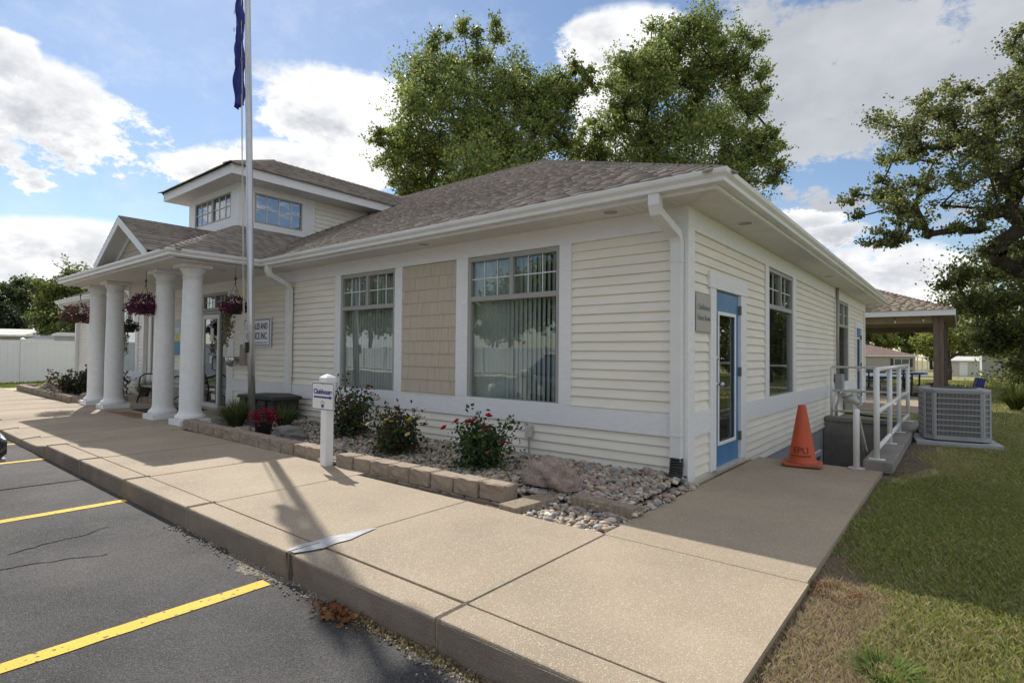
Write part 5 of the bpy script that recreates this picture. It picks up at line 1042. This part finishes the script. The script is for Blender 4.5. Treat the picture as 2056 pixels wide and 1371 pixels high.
# ------------------------------------------------------------------ fences and homes
def fence(label, p0, p1, n, h=1.68, z=-.05):
    a, b = Vector((*p0, z)), Vector((*p1, z)); d = (b-a)/n; ang = math.atan2(d.y, d.x); L_ = d.length; t = empty('vinyl_fence', label, 'fence', tuple(a), ang)
    post = MB().box(-.065, .065, -.065, .065, 0, h+.06).add([(-.08, -.08, h+.06), (.08, -.08, h+.06), (.08, .08, h+.06), (-.08, .08, h+.06), (0, 0, h+.11)], [(3, 2, 1, 0), (0, 1, 4), (1, 2, 4), (2, 3, 4), (3, 0, 4)]).mesh('post'); rail = MB().box(.066, L_-.066, -.025, .025, 0, .13).mesh('rail')
    w = (L_-.13)/12; pk = MB().box(.002, w-.002, -.012, .012, 0, h-.28).mesh('picket')
    for m_ in (post, rail, pk): m_.materials.append(MATS['vinyl'])
    for i in range(n+1):
        link(bpy.data.objects.new('post', post), t).location = (i*L_, 0, 0)
        if i == n: break
        for zz_ in (.04, h-.13): link(bpy.data.objects.new('rail', rail), t).location = (i*L_, 0, zz_)
        for k in range(12): link(bpy.data.objects.new('picket', pk), t).location = (i*L_+.065+k*w, 0, .16)
fence('white vinyl privacy fence beyond the end of the front walk', (-26.9, -7.65), (-26.9, 13.95), 9)
fence('white vinyl privacy fence across the parking lot, mirrored in the front windows', (-75.5, -22.5), (8.5, -22.5), 32)
def home(name, label, loc, rz, L_, D_, zw, zr, wall, roofm, wins, skirt=.6, shut=None, door=None, hip=False):
    t = empty(name, label, 'house', loc, rz); o = .3; hx = D_*.5 if hip else 0
    wl = MB().box(0, L_, 0, D_, skirt, zw).obj('wall', wall, t); MB().box(.03, L_-.03, .03, D_-.03, 0, skirt).obj('skirting', 'vinyl', t)
    k = (zw-skirt)/10
    for i in range(10): MB().box(.0, L_, -.012, -.001, skirt+i*k+.006, skirt+(i+1)*k).obj('siding_board', wall, wl)
    A, B, C_, E_ = (-o, -o, zw), (L_+o, -o, zw), (L_+o, D_+o, zw), (-o, D_+o, zw); R0, R1 = (-o+hx, D_/2, zr), (L_+o-hx, D_/2, zr)
    rf = MB().add([A, B, C_, E_, R0, R1], [(0, 1, 5, 4), (1, 2, 5), (2, 3, 4, 5), (3, 0, 4), (3, 2, 1, 0)]).obj('roof', roofm, t); MB().box(-o, L_+o, -o-.03, -o, zw-.12, zw+.03).obj('fascia', 'trim', rf)
    for x, w, z0, z1 in wins:
        f = MB().box(x-.06, x+w+.06, -.05, -.013, z0-.06, z1+.06).obj('window', 'trim', wl); n = max(1, round(w/.9))
        for q in range(n): MB().box(x+q*w/n+.03, x+(q+1)*w/n-.03, -.058, -.0505, z0, z1).obj('pane', 'pane_dark', f)
        if shut:
            for s in (x-.5, x+w+.1): MB().box(s, s+.4, -.055, -.013, z0-.04, z1+.04).obj('shutter', shut, f)
    if door: MB().box(door, door+.9, -.05, -.013, skirt, skirt+2.0).obj('door', 'trim', wl)
    return t
p = at(1655, 757, 78); q = at(1838, 757, 78); ang = math.atan2(q[1]-p[1], q[0]-p[0]); L_ = math.hypot(q[0]-p[0], q[1]-p[1])
hm = home('mobile_home', 'beige mobile home with brown hip roof and dark shutters beyond the pavilion', (p[0], p[1], -1.45), ang, L_, 8, 2.95, 4.5, 'home_beige', 'home_roof', [(L_-3.0, 2.1, 1.4, 2.5), (1.2, 1.2, 1.4, 2.5)], .75, 'shutter', hip=True)
MB().box(L_, L_+2.2, .5, 6, 0, .85).obj('porch_deck', 'vinyl', hm); MB().box(L_, L_+2.2, .4, 6, 2.7, 2.8).obj('porch_roof', 'trim', hm)
for x in (L_+.7, L_+1.4, L_+2.15): MB().box(x-.05, x+.05, .5, .6, .85, 2.7).obj('porch_post', 'trim', hm)
p = at(1972, 772, 42); home('grey_house', 'pale grey house raised on blocks behind the oak branches', (p[0], p[1], -.75), .0, 9, 6, 2.6, 4.2, 'home_grey', 'roof_pale', [(4, 1.2, 1.3, 2.3)], .35)
p = at(1905, 752, 80); home('storage_shed', 'pale cream sheds behind the small shade tree', (p[0], p[1], -1.4), .05, 8, 4, 2.3, 2.9, 'dirty_white', 'roof_pale', [], .1, door=1.2)
p = at(-60, 700, 46); home('mobile_home', 'pale mobile home roof showing above the white fence', (p[0], p[1], -.05), 1.05, 8, 5, 2.5, 3.1, 'home_beige', 'roof_pale', [], .3)
p = at(58, 700, 44); home('mobile_home', 'grey gabled mobile home behind the white fence', (p[0], p[1], -.05), .85, 3.6, 9, 2.1, 2.75, 'home_grey', 'roof_pale', [], .3)
t = empty('trailer', 'grey trailer with rounded white roof behind the white fence', 'trailer', tuple(at(108, 720, 42)*np.array([1, 1, 0])+np.array([0, 0, -.05])), .85)
MB().prism([(0, .4), (5, .4), (5, 2.35), (0, 2.35)], 0, 2.5).obj('body', 'home_grey', t); MB().prism([(-.2, 2.35), (5.2, 2.35), (5.1, 2.6), (.25, 2.62), (-.1, 2.5)], -.1, 2.6).obj('roof', 'vinyl', t)
for x in (1.2, 3.6): MB().lathe([(.0, -.1), (.35, -.1), (.35, .1), (.0, .1)], 18).obj('wheel', 'rubber', t, (x, .2, .37)).rotation_euler = (math.pi/2, 0, 0)
# homes and trees across the lot, which the front windows mirror
home('mobile_home', 'white mobile home across the lot, mirrored in the window', (4, -30, -.05), math.pi, 12, 5, 2.8, 4.0, 'vinyl', 'roof_pale', [(2, 1.5, 1.3, 2.4)], .5)
for i, (x, y, h) in enumerate(((-30, -34, 9), (-20, -30, 11), (-9, -36, 12), (-14, -33, 9), (0, -38, 10), (10, -33, 11), (-42, -31, 11), (-52, -35, 12), (-62, -32, 10), (-72, -36, 12))):
    tree('lot_tree', 'leafy tree across the parking lot, mirrored in the front windows', (x, y, -.1), [((x, y, h*.55), h*.3), ((x+h*.15, y, h*.75), h*.22), ((x-h*.2, y+.5, h*.5), h*.22)], 50, 160, .45, OK_+MP, tr=.25, seed=40+i, clr=.45)['group'] = 'trees across the parking lot'
# ------------------------------------------------------------------ cars
def car(label, loc, rz, paint):
    t = empty('parked_car', label, 'car', loc, rz, 'cars in the parking lot')       # nose towards +y
    st = [(-2.3, .62, .40, .78), (-2.22, .80, .30, .95), (-1.6, .88, .24, 1.0), (-.6, .90, .22, 1.0), (.6, .90, .22, .98), (1.5, .89, .22, .90), (2.0, .86, .24, .80), (2.22, .74, .28, .68), (2.32, .52, .36, .58)]
    def loft(st, n=14, e=3.2):
        V = []; F = []
        for y, w, z0, z1 in st:
            for k in range(n*2):
                a = math.pi*k/n; c, s = math.cos(a), math.sin(a); V.append((w*abs(c)**(2/e)*(1 if c >= 0 else -1), y, (z0+z1)/2+(z1-z0)/2*abs(s)**(2/e)*(1 if s >= 0 else -1)))
        m_ = n*2
        for i in range(len(st)-1): F += [(i*m_+k, i*m_+(k+1) % m_, (i+1)*m_+(k+1) % m_, (i+1)*m_+k) for k in range(m_)]
        return MB().add(V, F+[tuple(range(m_)), tuple(range((len(st)-1)*m_, len(st)*m_))[::-1]])
    b = loft(st).obj('body', paint, t, smooth=True)
    loft([(-1.75, .66, .9, 1.0), (-1.2, .66, .85, 1.38), (-.5, .66, .85, 1.45), (.3, .65, .85, 1.40), (1.05, .68, .85, .96)]).obj('cabin', 'pane_dark', t, smooth=True); loft([(-1.1, .6, 1.35, 1.42), (-.5, .62, 1.38, 1.48), (.2, .58, 1.35, 1.435)]).obj('roof', paint, t, smooth=True)
    for sx in (-1, 1):
        for y in (-1.4, 1.4):
            w = MB().lathe([(.0, -.1), (.2, -.1), (.32, -.09), (.33, 0), (.32, .09), (.2, .1), (.0, .1)], 22).obj('wheel', 'rubber', t, (sx*.82, y, .33), smooth=True); w.rotation_euler = (0, math.pi/2, 0); MB().lathe([(.0, -.115), (.2, -.108), (.2, .108), (.0, .115)], 12).obj('rim', 'steel', w)
        MB().lathe([(.0, -.16), (.10, -.12), (.13, 0), (.10, .12), (.0, .16)], 12).obj('headlight', 'lamp_clear', t, (sx*.66, 2.12, .60), smooth=True); MB().box(sx*.62-.12, sx*.62+.12, -2.31, -2.2, .70, .82).obj('tail_light', 'lamp_red', t, bevel=.02)
    MB().box(-.45, .45, 2.24, 2.335, .38, .55).obj('grille', 'black', t, bevel=.02); MB().box(-.4, .4, 2.22, 2.34, .31, .345).obj('bumper_trim', 'chrome', t, bevel=.01)
car('dark car whose rounded bumper noses towards the kerb between two yellow lines', (-5.78, -6.55, AZ), 0, 'car_paint')
car('grey car parked across the lot, mirrored in the large window', (-3.2, -14.5, AZ), math.pi, 'car_paint2')
sc.cycles.max_bounces = 7; sc.cycles.diffuse_bounces = 3; sc.cycles.glossy_bounces = 3; sc.cycles.transmission_bounces = 4; sc.cycles.transparent_max_bounces = 8
